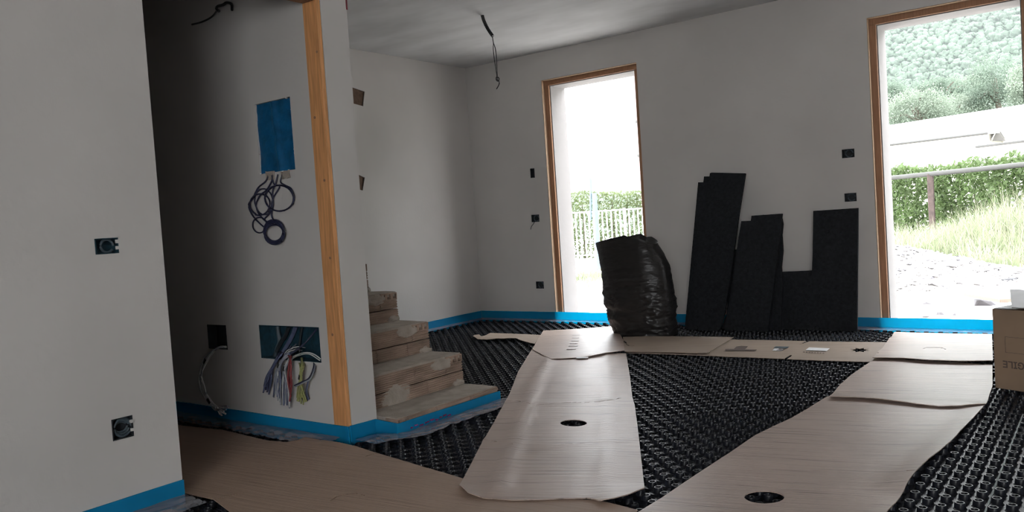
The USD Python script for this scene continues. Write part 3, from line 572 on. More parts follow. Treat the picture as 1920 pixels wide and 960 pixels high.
wires('cable_coil', 'coiled dark cables hanging below the blue distribution box', [
    (cp([(505, 326, 0.002), (498, 340), (484, 352), (474, 372), (466, 384), (472, 402), (486, 418), (500, 430)]), 0.0042, 'navy_cable', 'cable'),
    (cp([(513, 326, 0.002), (509, 340), (500, 356), (488, 366), (480, 384), (486, 402), (500, 416), (512, 420)]), 0.0042, 'navy_cable', 'cable'),
    (cp([(521, 327, 0.002), (517, 344), (511, 360), (512, 384), (509, 404), (518, 420)]), 0.0042, 'navy_cable', 'cable'),
    (cp([(509, 326, 0.002), (514, 346), (524, 350), (512, 372), (506, 398), (494, 412)]), 0.0038, 'navy_cable', 'cable'),
    (cp([(530, 327, 0.002), (526, 341), (534, 347), (546, 354), (550, 370), (546, 386), (533, 395)]), 0.0038, 'navy_cable', 'cable'),
    (loop(524, 371, 27, 24, 2, 0.014, 0.4, 1.2, 1), 0.0042, 'navy_cable', 'cable'),
    (loop(488, 383, 20, 20, 1, 0.018, 2.0, 1.0, 2), 0.0042, 'navy_cable', 'cable'), (loop(494, 378, 18, 24, 1, 0.010, 1.0, 1.0, 3), 0.0038, 'navy_cable', 'cable'),
    (loop(487, 423, 13, 14, 1, 0.012, 1.0, 1.0, 4), 0.004, 'navy_cable', 'cable'),
    (loop(514, 434, 18, 20, 3, 0.014, 0.1, 1.3, 5), 0.0052, 'navy_cable', 'cable'), (loop(515, 437, 17, 19, 3, 0.026, 0.8, 1.5, 6), 0.0052, 'navy_cable', 'cable')])
# small black box with white wires
t = socket('black box low on the inner wall with a curved bundle of white wires', *BOX_BLACK, YP, 0, 'wiring_box', depth=0.06, grp=None)
rr = np.random.default_rng(4); it = []
for k in range(12):
    j = lambda s=2.6: rr.normal(0, s)
    tip = [(426, 761), (416, 779), (423, 776), (412, 770), (420, 771), (409, 764), (428, 763), (418, 774), (413, 777), (424, 768), (405, 766), (421, 764)][k]
    it.append((cp([(424+j(0.5), 651+j(0.6), -0.03), (409+j(0.5), 652+j(0.5), 0.012), (388+j(), 673+j(0.8), 0.035), (376+j(1), 702+j(), 0.045), (380+j(), 728+j(), 0.05), (389+j(0.7), 748+j(), 0.05), (402+j(0.8), 762+j(), 0.05), (tip[0], tip[1], 0.06)], 36), 0.0052, 'white_cable' if k % 3 else 'grey_cable', 'wire'))
wires('wire_bundle', 'thin bundle of white wires curving down to the floor from the black box', it, 'wires')
wb = stage.GetPrimAtPath('/World/wire_bundle')
for a in ((387, 673, 0.035), (390, 748, 0.05)):
    p, q = pw(*a), pw(a[0]+(-3 if a[1] < 700 else 5), a[1]+8, a[2]); obj('tape_band', tube([p, (p+q)/2, q], 0.011, 8), 'black_tape', wb, 60)
# big box full of cables
t = socket('large dark wall box overflowing with cut cables beside the wooden door post', *BOX_BIG, YP, 0, 'wiring_box', depth=0.07, material='teal_box', grp=None)
for k, pts in enumerate(([(520, 612), (522, 625), (524, 640), (519, 655), (517, 668)], [(541, 613), (535, 630), (523, 648), (515, 668)], [(555, 612), (548, 630), (537, 650), (522, 672)], [(566, 612), (562, 640), (562, 668)])):
    obj('conduit', tube(cp([(x, y, -0.045) for x, y in pts]), 0.011 if k != 3 else 0.006, 8), ['conduit_grey', 'dark_box', 'blue_grey_cable', 'dark_box'][k], t, 60)
def brush(name, label, root, knot, tips, n, r, mats, seed, off=0.03, entry=(562, 655)):
    """Cables that leave the box at ROOT, meet at KNOT under a tape band and fan out to between the two TIPS."""
    q = np.random.default_rng(seed); items = []
    for k in range(n):
        u = (k+q.uniform(0, 1))/n; tx = tips[0][0]+(tips[1][0]-tips[0][0])*u+q.normal(0, 1.0); ty = tips[0][1]+(tips[1][1]-tips[0][1])*u+q.normal(0, 4.0)
        rx, ry = root[0]+q.normal(0, 4), root[1]+q.normal(0, 3); kx, ky = knot[0]+q.normal(0, 1.3), knot[1]+q.normal(0, 0.6)
        b = q.uniform(-4, 4)
        items.append((cp([(rx, ry, -0.04), ((rx+kx)/2+2, (ry+ky)/2-5, off), (kx, ky, off+q.uniform(-0.006, 0.006)), ((kx+tx)/2+b, (ky+ty)/2, off+q.uniform(-0.012, 0.012)), (tx, ty, off-0.012+q.uniform(-0.01, 0.01))], 24), r, mats[k % len(mats)], 'wire'))
    return wires(name, label, items, 'cables', group='cable tails from the large wall box')
brush('cable_bundle', 'short blue-grey cable tails hanging from the large wall box, nearest its lower corner', (528, 662), (511, 690), ((492, 731), (505, 733)), 9, 0.0044, ['blue_grey_cable', 'navy_cable'], 11)
B2 = brush('cable_bundle', 'grey cable tails tied with black tape under the middle of the large wall box', (553, 650), (523, 686), ((512, 742), (532, 752)), 13, 0.0036, ['grey_cable', 'blue_grey_cable', 'grey_cable', 'white_cable', 'blue_grey_cable'], 12, 0.045)
B3 = brush('cable_bundle', 'white and grey cable tails splaying beside the red ones', (548, 668), (534, 693), ((528, 755), (546, 758)), 12, 0.0033, ['grey_cable', 'white_cable', 'grey_cable', 'blue_grey_cable'], 13, 0.05)
B4 = brush('cable_bundle', 'red cable tails in the middle of the tangle below the large wall box', (545, 664), (544, 682), ((541, 742), (547, 740)), 4, 0.0042, ['red_cable'], 14, 0.055)
B5 = brush('cable_bundle', 'yellow-green earth wires tied in a brush shape below the large wall box', (563, 676), (563, 708), ((555, 751), (574, 750)), 13, 0.0038, ['yellow_cable'], 15, 0.045)
for b, (x, y, o) in zip((B2, B3, B5), ((523, 685, 0.045), (534, 691, 0.05), (563, 707, 0.045))):
    p, q = pw(x+0.8, y-3.5, o), pw(x-0.6, y+4, o); obj('tape_band', tube([p, (p+q)/2, q], 0.0105, 8), 'black_tape', b, 60)
wires('cable_bundle', 'pair of dark cables curving off the corner of the large wall box', [
    (cp([(588, 676, -0.03), (588, 688, 0.03), (580, 708, 0.05), (566, 716, 0.06), (552, 723, 0.07)]), 0.0040, 'navy_cable', 'cable'), (cp([(590, 678, -0.03), (590, 690, 0.03), (582, 710, 0.05), (568, 718, 0.06), (554, 725, 0.07)]), 0.0036, 'grey_cable', 'cable'),
    (cp([(591, 677, -0.03), (588, 695, 0.03), (578, 715, 0.035), (575, 735, 0.03), (579, 749, 0.02)]), 0.0040, 'blue_grey_cable', 'cable'), (cp([(593, 677, -0.03), (589, 697, 0.03), (577, 717, 0.03), (574, 737, 0.03), (577, 750, 0.02)]), 0.0036, 'navy_cable', 'cable')], 'cables')
wires('cable_bundle', 'white wires arching over the lower rim of the large wall box', [
    (cp([(528, 677, 0.03), (536, 660, 0.045), (548, 653, 0.05), (560, 650, 0.03), (572, 652, -0.02)]), 0.0028, 'white_cable', 'wire'), (cp([(530, 678, 0.03), (538, 662, 0.045), (552, 656, 0.05), (566, 657, -0.02)]), 0.0028, 'white_cable', 'wire'),
    (cp([(546, 671, 0.03), (560, 664, 0.05), (576, 661, 0.05), (590, 665, 0.04), (601, 673, 0.015)]), 0.0030, 'white_cable', 'wire'), (cp([(547, 672, 0.03), (562, 666, 0.05), (580, 664, 0.05), (600, 676, 0.015)]), 0.0028, 'white_cable', 'wire')], 'cables')
wires('cable_bundle', 'dark purple cable running from the top corner of the large wall box into the tangle', [(cp([(594, 617, -0.03), (585, 628, 0.0), (572, 643, 0.03), (556, 656, 0.05), (545, 664, 0.05)]), 0.0052, 'navy_cable', 'cable')], 'cables')
# wire from the passage wall, high up
wires('wire_drop', 'short black wire sticking out high on the dark passage wall', [
    (cp([(435, 19, 0.012), (434, 8, 0.03), (425, 5, 0.035), (418, 9, 0.045), (408, 12, 0.06), (406, 17, 0.07), (411, 21, 0.07)], 30), 0.0075, 'black_cable', 'conduit'),
    (cp([(406, 21, 0.07), (400, 29, 0.08), (390, 36, 0.09), (376, 42, 0.10), (360, 46, 0.10)], 24), 0.0048, 'black_cable', 'wire')], 'wire')
# ceiling conduit with pull wire
c0 = at_z(904, 29, ZC); cy = c0[1]; cc = lambda pts, n=24: curve([at_y(x, y, cy) for x, y in pts], n)
t = thing('ceiling_conduit', 'black corrugated conduit stub with a knotted wire loop hanging from the ceiling', 'conduit')
pts = cc([(904, 27), (907, 38), (914, 53), (924, 68)], 60); rad = 0.0125+0.0014*(np.arange(len(pts)) % 4 < 2)
obj('conduit', tube(pts, rad, 9), 'black_cable', t, 60)
obj('wire', tube(cc([(923, 66), (925, 80), (925, 95), (928, 118), (932, 144)]), 0.0032, 5), 'black_cable', t, 60)
obj('wire', tube(cc([(923, 66), (925, 79), (929, 92), (931, 112), (932.5, 144)]), 0.0032, 5), 'black_cable', t, 60)
obj('wire', tube(cc([(932, 143), (930, 148), (933, 152), (936, 149), (934, 145), (932, 148), (936, 154), (935, 160), (931, 167)], 40), 0.0046, 6), 'black_cable', t, 60, label='knot and short tail of the wire')

# ================================================================== LEANING BLACK PANELS
def lean_panel(label, pts, ybot, ytop, group=None, seed=0, studs=True, thick=0.022):
    """Outline points in photo pixels, laid into a plane that leans from YBOT at the floor to YTOP at 1.35 m."""
    w = []
    for px, py in pts:
        d = ray(px, py); k = (ytop-ybot)/1.35     # y = ybot + k z
        s = (ybot+k*CAMH)/(d[1]-k*d[2]); w.append(EYE+d*s)
    w = np.array(w); k = (ytop-ybot)/1.35; up = np.array([0, k, 1.0])/math.hypot(k, 1); o = np.array([w[:, 0].mean(), ybot, 0.0])
    uv = np.stack([(w-o)[:, 0], (w-o)@up], 1); uv[:, 1] = np.maximum(uv[:, 1], 0.023)
    t = thing('offcut_panel', label, 'insulation panel', group); pg = Polygon(uv).buffer(0)
    nrm = np.array([0, -1.0, k])/math.hypot(k, 1)
    m = trimesh.creation.extrude_polygon(pg, thick, engine='earcut')
    W_ = lambda v: o+v[:, :1]*np.array([1.0, 0, 0])+v[:, 1:2]*up+v[:, 2:3]*nrm
    v = np.array(m.vertices); v[:, 2] -= thick
    obj('board', (W_(v), np.array(m.faces)), 'black_foam', t)
    if studs:
        x0, y0, x1, y1 = pg.bounds; gx, gy = np.meshgrid(np.arange(x0, x1, PITCH_S), np.arange(y0+0.02, y1, PITCH_S)); I, J = np.indices(gx.shape)
        ok = ((I+J) % 2 == 0) & contains_xy(pg.buffer(-0.017), gx, gy)
        if ok.any():
            sv, sf = many((STUD_LO[0]*(1, 1, 0.16), STUD_LO[1]), np.stack([gx[ok], gy[ok], np.zeros(ok.sum())], 1))
            obj('stud_field', (W_(sv), sf), 'black_foam', t, 40, kind='stuff')
    return t
G = 'black panel offcuts leaning on the wall'
lean_panel('tall narrow black offcut at the back of the leaning stack of three, lowest topped', [(1309, 342), (1370, 340), (1318, 626), (1284, 626)], 6.46, 6.655, G, 1)
lean_panel('tall narrow black panel offcut in the middle of the leaning stack of three', [(1320, 331), (1385, 329.5), (1325, 627), (1286, 627)], 6.42, 6.615, G, 2)
lean_panel('tallest narrow black panel offcut at the front of the leaning stack of three', [(1331, 325), (1334, 323.5), (1397.5, 325), (1386, 398), (1371, 504), (1359, 586), (1349, 627), (1286, 627)], 6.38, 6.575, G, 3)
lean_panel('short black panel offcut hidden behind the leaning pair, showing at its side', [(1373, 469), (1400, 464), (1400, 628), (1352, 628), (1362, 590), (1367, 528), (1371, 496)], 6.50, 6.66, G, 4)
lean_panel('ragged black panel offcut standing upright behind the leaning pair', [(1436, 416), (1466, 409), (1468, 420), (1466, 440), (1468, 470), (1465, 500), (1467, 540), (1464, 630), (1420, 630)], 6.475, 6.645, G, 5)
lean_panel('rear panel of the black leaning pair, a step taller than the front one', [(1409, 404.5), (1466.5, 400.5), (1462, 440), (1446, 586), (1442, 629), (1380, 629)], 6.435, 6.605, G, 6)
lean_panel('front panel of the black leaning pair, with a stepped corner', [(1390, 414.5), (1408, 414), (1464, 411), (1464, 418), (1455, 500), (1443.5, 590), (1440, 630), (1358, 630), (1372, 540), (1384, 450)], 6.395, 6.565, G, 7)
lean_panel('black panel with one corner cut out in an L shape beside the wide garden door', [(1525, 395.5), (1609, 390), (1608.5, 470), (1607, 623), (1540, 628), (1465, 632), (1466, 570), (1467, 509.5), (1490, 508.5), (1522.4, 507), (1523.5, 480)], 6.54, 6.64, G, 8)

# ================================================================== BLACK RUBBISH SACK
def sack():
    Y = 6.10; L = [(0.024, (1165, 628)), (0.12, (1152, 605)), (0.27, (1142, 568)), (0.5, (1136, 511)), (0.74, (1126, 466)), (0.835, (1122.8, 455.5))]
    Rr = [(0.024, (1265.5, 626)), (0.12, (1266, 606)), (0.27, (1265, 573)), (0.45, (1258.5, 523)), (0.6, (1253, 489.5)), (0.70, (1243, 468)), (0.835, (1232, 458))]
    lz, lx = zip(*[(at_y(*q, Y)[2], at_y(*q, Y)[0]) for _, q in L]); rz, rx = zip(*[(at_y(*q, Y)[2], at_y(*q, Y)[0]) for _, q in Rr])
    top = [(1122.8, 455.5), (1155, 447), (1188.6, 439), (1194, 442), (1200.6, 446), (1205, 445), (1211, 444.7), (1226, 452), (1241, 463)]
    tx, tz = zip(*[(at_y(*q, Y)[0], at_y(*q, Y)[2]) for q in top])
    rows, n, v = 90, 150, []
    S = np.linspace(0, 1, rows)
    for s in S:
        z0 = 0.023+s*(0.80-0.023); l, r = np.interp(z0, np.sort(lz), np.array(lx)[np.argsort(lz)]), np.interp(z0, np.sort(rz), np.array(rx)[np.argsort(rz)])
        a, c = (r-l)/2, (r+l)/2; b = 0.20-0.06*s**2-0.03*(1-s)**3
        th = np.arange(n)*2*math.pi/n; ct, sn = np.cos(th), np.sin(th); e = 2/2.7
        x = c+a*np.sign(ct)*np.abs(ct)**e; y = Y-0.02+b*np.sign(sn)*np.abs(sn)**e
        zt = np.interp(x, tx, tz)
        z = 0.023+s*(zt-0.023)
        q = np.stack([x, y, z], 1); nr = np.stack([ct/a, sn/b, 0*ct], 1); nr /= np.linalg.norm(nr, axis=1, keepdims=True)
        w1 = noise(q*np.array([5, 5, 17]), 3); w2 = noise(q*np.array([12, 12, 34])+q[:, :1]*9, 5)+0.5*noise(q*np.array([22, 22, 80])-q[:, :1]*14, 6); rid = np.abs(noise(q*np.array([4, 4, 11])+5, 9))
        amp = 0.12+0.88*np.clip((0.82-s)*2.0, 0, 1)
        q = q+nr*((0.030*w1+0.026*w2-0.050*(rid-0.15))*amp*np.clip(np.abs(nr[:, 1])+0.45, 0, 1))[:, None]
        q[:, 2] = np.maximum(q[:, 2], 0.023); v.append(q)
    # rim turns inwards, mouth sinks
    for k, (sc, dz) in enumerate(((0.975, -0.004), (0.9, -0.03), (0.6, -0.06))):
        q = v[rows-1].copy(); m = q.mean(0); q[:, :2] = m[:2]+(q[:, :2]-m[:2])*sc; q[:, 2] += dz; v.append(q)
    nr_ = len(v); V = np.vstack(v+[[v[-1].mean(0)], [np.append(v[0][:, :2].mean(0), 0.023)]]); f = []
    i, j = np.meshgrid(np.arange(nr_-1), np.arange(n), indexing='ij'); a, b = i*n+j, i*n+(j+1) % n
    q = np.stack([a, b, b+n, a+n], -1).reshape(-1, 4); k = np.arange(n)
    f = [q[:, [0, 1, 2]], q[:, [0, 2, 3]], np.stack([(nr_-1)*n+k, (nr_-1)*n+(k+1) % n, np.full(n, nr_*n)], 1), np.stack([(k+1) % n, k, np.full(n, nr_*n+1)], 1)]
    return V, np.vstack(f)
t = thing('rubbish_sack', 'full black plastic rubbish sack standing in front of the narrow garden door', 'sack')
obj('sack_body', sack(), 'bag_plastic', t, 40)

# ================================================================== UPSIDE-DOWN CARDBOARD BOX
bo = at_z(1866, 727, 0.022); bd = at_z(1920, 735, 0.022)-bo; bd[2] = 0; bd /= np.linalg.norm(bd); bn = np.array([-bd[1], bd[0], 0]); BH, BWD, BD = 0.412, 0.60, 0.40
t = thing('cardboard_box', 'brown cardboard box standing upside down with its flaps open, printed warning on the front', 'box')
Bx = lambda mesh: placed(mesh, bo, bd, bn)
obj('front_panel', Bx(bevbox((0.004, 0, 0), (BWD-0.004, 0.005, BH), 0.0015)), 'box_card', t)
obj('back_panel', Bx(bevbox((0.004, BD-0.005, 0), (BWD-0.004, BD, BH), 0.0015)), 'box_card', t)
obj('side_panel', Bx(bevbox((0, 0.001, 0), (0.005, BD-0.001, BH), 0.0015)), 'box_card', t); obj('side_panel', Bx(bevbox((BWD-0.005, 0.001, 0), (BWD, BD-0.001, BH), 0.0015)), 'box_card', t)
obj('bottom_panel', Bx(mbox((0.006, 0.006, 0.002), (BWD-0.006, BD-0.006, 0.008))), 'box_card', t)
obj('flap', Bx(hullpts([(0.004, 0.01, BH+a) for a in (0, 0.004)]+[(0.004, BD-0.03, BH+a) for a in (0, 0.004)]+[(0.115, 0.012, BH+0.004+a) for a in (0, 0.004)]+[(0.13, BD-0.16, BH+0.02+a) for a in (0, 0.004)])), 'flap_card', t, label='pale side flap folded in')
fa = bo+bd*0.098+bn*0.004+np.array([0, 0, BH+0.012]); fb = at_y(1893.5, 543.5, (bo+bd*0.05+bn*0.36)[1])
obj('flap', hullpts([q+np.array([0, 0, e]) for q in (fa, fb, fa+bd*0.48, fb+bd*0.52) for e in (0, 0.004)]), 'flap_card', t, label='pale long flap rising towards the back')
tx_ = meshkit.text_mesh('FRAGILE', 0.034, 0.0008, True); tv, tf, _ = meshkit.arrays(tx_)
tv = np.c_[-tv[:, 0], -tv[:, 1], tv[:, 2]]; tv[:, :2] -= tv[:, :2].min(0)
e0 = at_y(1877, 688, (bo+bd*0.03)[1]); u0 = float((e0-bo)@bd)
tl = np.c_[tv[:, 0]+0.045, -tv[:, 2]-0.0002, tv[:, 1]+0.112]
obj('printed_word', Bx((tl, tf)), 'print_ink', t, label='printed word FRAGILE, upside down')
for a, b in (((0.060, 0.192), (0.40, 0.1935)), ((0.060, 0.272), (0.40, 0.2735)), ((0.060, 0.192), (0.0615, 0.2735))):
    obj('printed_line', Bx(mbox((a[0], -0.0006, a[1]), (b[0], 0.0, b[1]))), 'print_ink', t)

# ================================================================== OUTSIDE
def ss(x, a, b): t = np.clip((np.asarray(x, float)-a)/(b-a), 0, 1); return t*t*(3-2*t)
def ground_z(x, y):
    x, y = np.asarray(x, float), np.asarray(y, float); d = np.hypot(x, y); az = np.degrees(np.arctan2(-x, y))
    z = -0.12+4.0*ss(d, 44, 64)+np.maximum(0, d-64)*0.09
    hill = np.maximum(0, d-480)*0.52
    z = z+(hill+np.maximum(0, d-64)*0.02)*(1-ss(az, 18, 26))*(1-ss(-az, 25, 60))
    return z*(y > 0)-0.12*(y <= 0)+0.0
az = np.radians(np.concatenate([np.linspace(-60, -14, 10), np.linspace(-12, 34, 47), np.linspace(38, 75, 9)])); dd = np.concatenate([[6.2], np.linspace(7.2, 30, 16), np.linspace(34, 70, 14), np.linspace(85, 460, 14), np.linspace(490, 1000, 16)])
A_, D_ = np.meshgrid(az, dd, indexing='ij'); gx, gy = -D_*np.sin(A_), D_*np.cos(A_); near = gy < YB+WT
gy = np.where(near, YB+WT+0.002, gy); gz = ground_z(gx, gy); na, nd = A_.shape
i, j = np.meshgrid(np.arange(na-1), np.arange(nd-1), indexing='ij'); a = i*nd+j; q = np.stack([a, a+1, a+nd+1, a+nd], -1).reshape(-1, 4)
tv_ = np.stack([gx, gy, gz], -1).reshape(-1, 3); tt = np.vstack([q[:, [0, 1, 2]], q[:, [0, 2, 3]]])
dist = np.hypot(*tv_[tt].mean(1)[:, :2].T)
def sub(v, f): u, inv = np.unique(f, return_inverse=True); return v[u], inv.reshape(f.shape)
obj('garden_ground', sub(tv_, tt[dist < 43]), 'gravel', None, True, kind='structure')
obj('hillside', sub(tv_, tt[dist >= 43]), 'hill_soil', None, True, kind='structure')
obj('yard_ground', mbox((XL-4, YR-14, -0.3), (XR+6, YR-0.3, -0.12)), 'gravel', None, kind='structure')

def leaf_quads(cent, size, seed, asp=0.45, up=0.3):
    """One folded leaf (4 triangles) at each point, random facing."""
    r = np.random.default_rng(seed); n = len(cent); d = r.normal(0, 1, (n, 3)); d[:, 2] += up; d /= np.linalg.norm(d, axis=1, keepdims=True)
    s = np.cross(d, r.normal(0, 1, (n, 3))); s /= np.linalg.norm(s, axis=1, keepdims=True); nn = np.cross(d, s)
    L = (size*r.uniform(0.7, 1.3, n))[:, None]; w = L*asp*0.5
    p0, p1, pm = cent-d*L/2, cent+d*L/2, cent+nn*L*0.06
    v = np.stack([p0, pm+s*w, p1, pm-s*w], 1).reshape(-1, 3); k = 4*np.arange(n)[:, None]
    return v, np.vstack([k+[0, 1, 2], k+[0, 2, 3]])
# hedge seen through the wide door
def line_pts(p, q, n): return p+(q-p)*np.linspace(0, 1, n)[:, None]
h0, h1 = at_d(1560, 380, 24.6)[:2], at_d(2060, 340, 18.6)[:2]; h0 = h0+(h0-h1)*0.35; hd = (h1-h0)/np.linalg.norm(h1-h0); hn = np.array([-hd[1], hd[0]]); hl = np.linalg.norm(h1-h0)
r = np.random.default_rng(31); n = 20000
u = r.uniform(0, hl, n); dp = np.abs(r.normal(0, 0.22, n)); zt = 1.72+0.10*noise(np.c_[u*1.1, u*0, u*0], 3)*2; zz_ = -0.12+(zt+0.12)*r.uniform(0, 1, n)**0.92
bulge = 0.35*noise(np.c_[u*1.4, zz_*1.6, u*0], 8)
cen = np.c_[h0[0]+hd[0]*u+hn[0]*(dp+bulge), h0[1]+hd[1]*u+hn[1]*(dp+bulge), zz_+r.normal(0, 0.04, n)]
t = thing('laurel_hedge', 'broad-leaved green hedge filling the view through the wide garden door', 'hedge')
obj('foliage', leaf_quads(cen, 0.135, 32, 0.45, 0.1), 'hedge_leaf', t, kind='stuff')
core = []
for k in range(24):
    uu = hl*(k+0.5)/24; p = h0+hd*uu+hn*0.40; core.append(tube([(p[0], p[1], -0.1), (p[0]+0.05, p[1], 0.8), (p[0]-0.04, p[1], 1.75)], [0.04, 0.03, 0.012], 6))
for k in range(24): obj('stem', core[k], 'bark', t, 60)
# rusty rail and post in front of that hedge
t = thing('rail_fence', 'rusty post and rail standing in front of the broad-leaved hedge', 'fence')
off = -0.30
def hp(px): # point on the hedge's front line under that pixel column
    d = ray(px, 370)[:2]; A = np.array([[d[0], -hd[0]], [d[1], -hd[1]]]); s = np.linalg.solve(A, h0+hn*off); return d*s[0]
pa, pb = hp(1665), hp(2000); za, zb_ = at_d(1668, 334, np.linalg.norm(pa))[2], at_d(1925, 308, np.linalg.norm(hp(1925)))[2]
obj('rail', tube(line_pts(np.array([*pa, za]), np.array([*pb, zb_]), 8), 0.055, 8), 'eave_dark', t, 60, label='grey weathered rail')
for px in (1746, 1990):
    p = hp(px); zt_ = za+(zb_-za)*np.linalg.norm(p-pa)/np.linalg.norm(pb-pa)
    obj('post', bevbox((p[0]-0.065, p[1]-0.05, -0.15), (p[0]+0.065, p[1]+0.05, zt_), 0.01), 'rust', t)
# hedge and white railing seen through the narrow door
f0, f1 = np.array([-13.3, 17.25]), np.array([-8.4, 20.35]); fd = (f1-f0)/np.linalg.norm(f1-f0); fn = np.array([-fd[1], fd[0]]); flen = np.linalg.norm(f1-f0)
n = 13000; u = r.uniform(0, flen, n); dp = np.abs(r.normal(0, 0.2, n)); zt = 1.70+0.10*noise(np.c_[u*1.3, u*0, u*0], 13)*2; zz_ = -0.1+(zt+0.1)*r.uniform(0, 1, n)**0.9
cen = np.c_[f0[0]+fd[0]*u+fn[0]*(0.6+dp), f0[1]+fd[1]*u+fn[1]*(0.6+dp), zz_]
t = thing('clipped_hedge', 'fine-leaved clipped hedge behind the white railing', 'hedge')
obj('foliage', leaf_quads(cen, 0.085, 33, 0.5, 0.1), 'hedge_leaf_grey', t, kind='stuff')
for k in range(14):
    p = f0+fd*flen*(k+0.5)/14+fn*0.8; obj('stem', tube([(p[0], p[1], -0.1), (p[0], p[1], 1.45)], [0.03, 0.012], 6), 'bark', t, 60)
t = thing('white_railing', 'white metal railing with close upright bars seen through the narrow garden door', 'fence')
FR = lambda u, o=0.0: f0+fd*u+fn*o
for z in (1.17, 0.02):
    a, b = FR(0), FR(flen); obj('rail', tube(line_pts(np.array([*a, z]), np.array([*b, z]), 4), 0.022, 6), 'white_paint', t)
nb = int(flen/0.118)
for k in range(nb):
    p = FR((k+0.5)*flen/nb); w = 0.030 if k % 12 == 4 else 0.017
    obj('bar', bevbox((p[0]-w, p[1]-w, -0.10), (p[0]+w, p[1]+w, 1.17+(0.05 if k % 12 == 4 else 0.0)), 0.004), 'white_paint', t)
a, b = FR(0, 0.0), FR(flen, 0.0)
obj('kerb', placed(bevbox((0, -0.12, 0), (flen, 0.12, 0.14), 0.015), (a[0], a[1], -0.25), (*fd, 0), (*fn, 0)), 'gravel', t)
# leaning pale blue pole
pb0, pb1, pb2 = at_d(1123, 505, 17.5), at_d(1114, 362, 17.5), at_d(1107, 335, 17.5)
t = thing('blue_pole', 'pale blue pole leaning in front of the white railing', 'pole')
pb0[2] = -0.12
obj('tube', tube([pb0, (pb0+pb1)/2, pb1], 0.055, 10), 'blue_pipe', t, 60)
pc0 = at_d(1112, 412, 17.5); obj('rod', tube([pc0+(-0.06, 0, 0), (pc0+pb2)/2+(-0.03, 0, 0), pb2], 0.022, 8), 'blue_pipe', t, 60)
# pale utility pole beyond
p = at_d(1199.5, 300, 33.0); t = thing('utility_pole', 'thin pale pinkish pole with ring clips beyond the clipped hedge', 'pole')
obj('shaft', tube([(p[0], p[1], -0.2), (p[0], p[1], 3), (p[0], p[1], 8.5)], 0.055, 10), 'pole_pink', t, 60)
for py in (228, 292, 333):
    q = at_d(1199.5, py, 33.0); obj('clip', tube([(p[0], p[1], q[2]-0.05), (p[0], p[1], q[2]+0.05)], 0.085, 10), 'eave_dark' if py != 333 else 'white_paint', t, 60)
q = at_d(1199.5, 333, 33.0); obj('cross_arm', bevbox((p[0]-0.32, p[1]-0.05, q[2]-0.05), (p[0]+0.32, p[1]+0.05, q[2]+0.05), 0.01), 'white_paint', t)
# white house with a low pitched roof
e0, e1 = at_d(1560, 280, 43.5), at_d(1852, 253.5, 40.0); hx = e1-e0; HL = np.hypot(hx[0], hx[1]); hxd = np.array([hx[0], hx[1], 0])/HL; hyd = np.array([-hxd[1], hxd[0], 0]); EZ = (e0[2]+e1[2])/2
t = thing('white_house', 'long low white house with a pale pitched roof beyond the broad-leaved hedge', 'house')
Hs = lambda m: placed(m, (e0[0], e0[1], 0), hxd, hyd)
obj('wall', Hs(mbox((0, 0.5, -0.3), (HL-0.4, 9.5, EZ+0.05))), 'house_white', t)
obj('roof', Hs(hullpts([(-0.3, 0, EZ), (HL, 0, EZ), (-0.3, 10, EZ), (HL, 10, EZ), (-0.3, 5, EZ+1.35), (HL+0.3, 5, EZ+1.45), (-0.3, 0, EZ+0.08), (HL, 0, EZ+0.08), (HL, 10, EZ+0.08)])), 'roof_white', t)
obj('gutter', Hs(tube([(-0.3, -0.03, EZ-0.02), (HL/2, -0.03, EZ-0.02), (HL, -0.03, EZ-0.02)], 0.055, 6)), 'eave_dark', t, 60)
g0, g1, g2 = at_d(1862, 263.5, 41.0), at_d(1885, 264, 41.0), at_d(1872, 240, 41.0)
t = thing('gable_dormer', 'small grey triangular gable beside the end of the white roof', 'gable')
gd = np.array([-math.sin(YAW*0.3), math.cos(YAW*0.3), 0])
obj('gable_wall', hullpts([*(g0, g1, g2), *(g0+gd*0.15, g1+gd*0.15, g2+gd*0.15)]), 'gable_grey', t)
ex = (g1-g0)*0.10
obj('gable_roof', cat([hullpts([g2+(0, 0, 0.06), g2+(0, 0, 0.0), g0-ex, g0-ex+(0, 0, 0.08), *(p+gd*3 for p in (g2+(0, 0, 0.06), g2, g0-ex, g0-ex+(0, 0, 0.08)))]), ]), 'roof_white', t)
obj('gable_roof', hullpts([g2+(0, 0, 0.06), g2+(0, 0, 0.0), g1+ex, g1+ex+(0, 0, 0.08), *(p+gd*3 for p in (g2+(0, 0, 0.06), g2, g1+ex, g1+ex+(0, 0, 0.08)))]), 'roof_white', t)
n0, n1 = at_d(1836, 273, 36.0), at_d(2010, 277, 34.0); ax = n1-n0; AL = np.hypot(ax[0], ax[1]); axd = np.array([ax[0], ax[1], 0])/AL; ayd = np.array([-axd[1], axd[0], 0])
t = thing('garden_annex', 'flat-topped white annex in front of the white house', 'annex')
obj('wall', placed(mbox((0, 0, -0.3), (AL, 3.0, n0[2]-0.08)), (n0[0], n0[1], 0), axd, ayd), 'house_white', t)
obj('coping', placed(bevbox((-0.1, -0.1, n0[2]-0.08), (AL+0.1, 3.1, n0[2]), 0.02), (n0[0], n0[1], 0), axd, ayd), 'eave_dark', t)
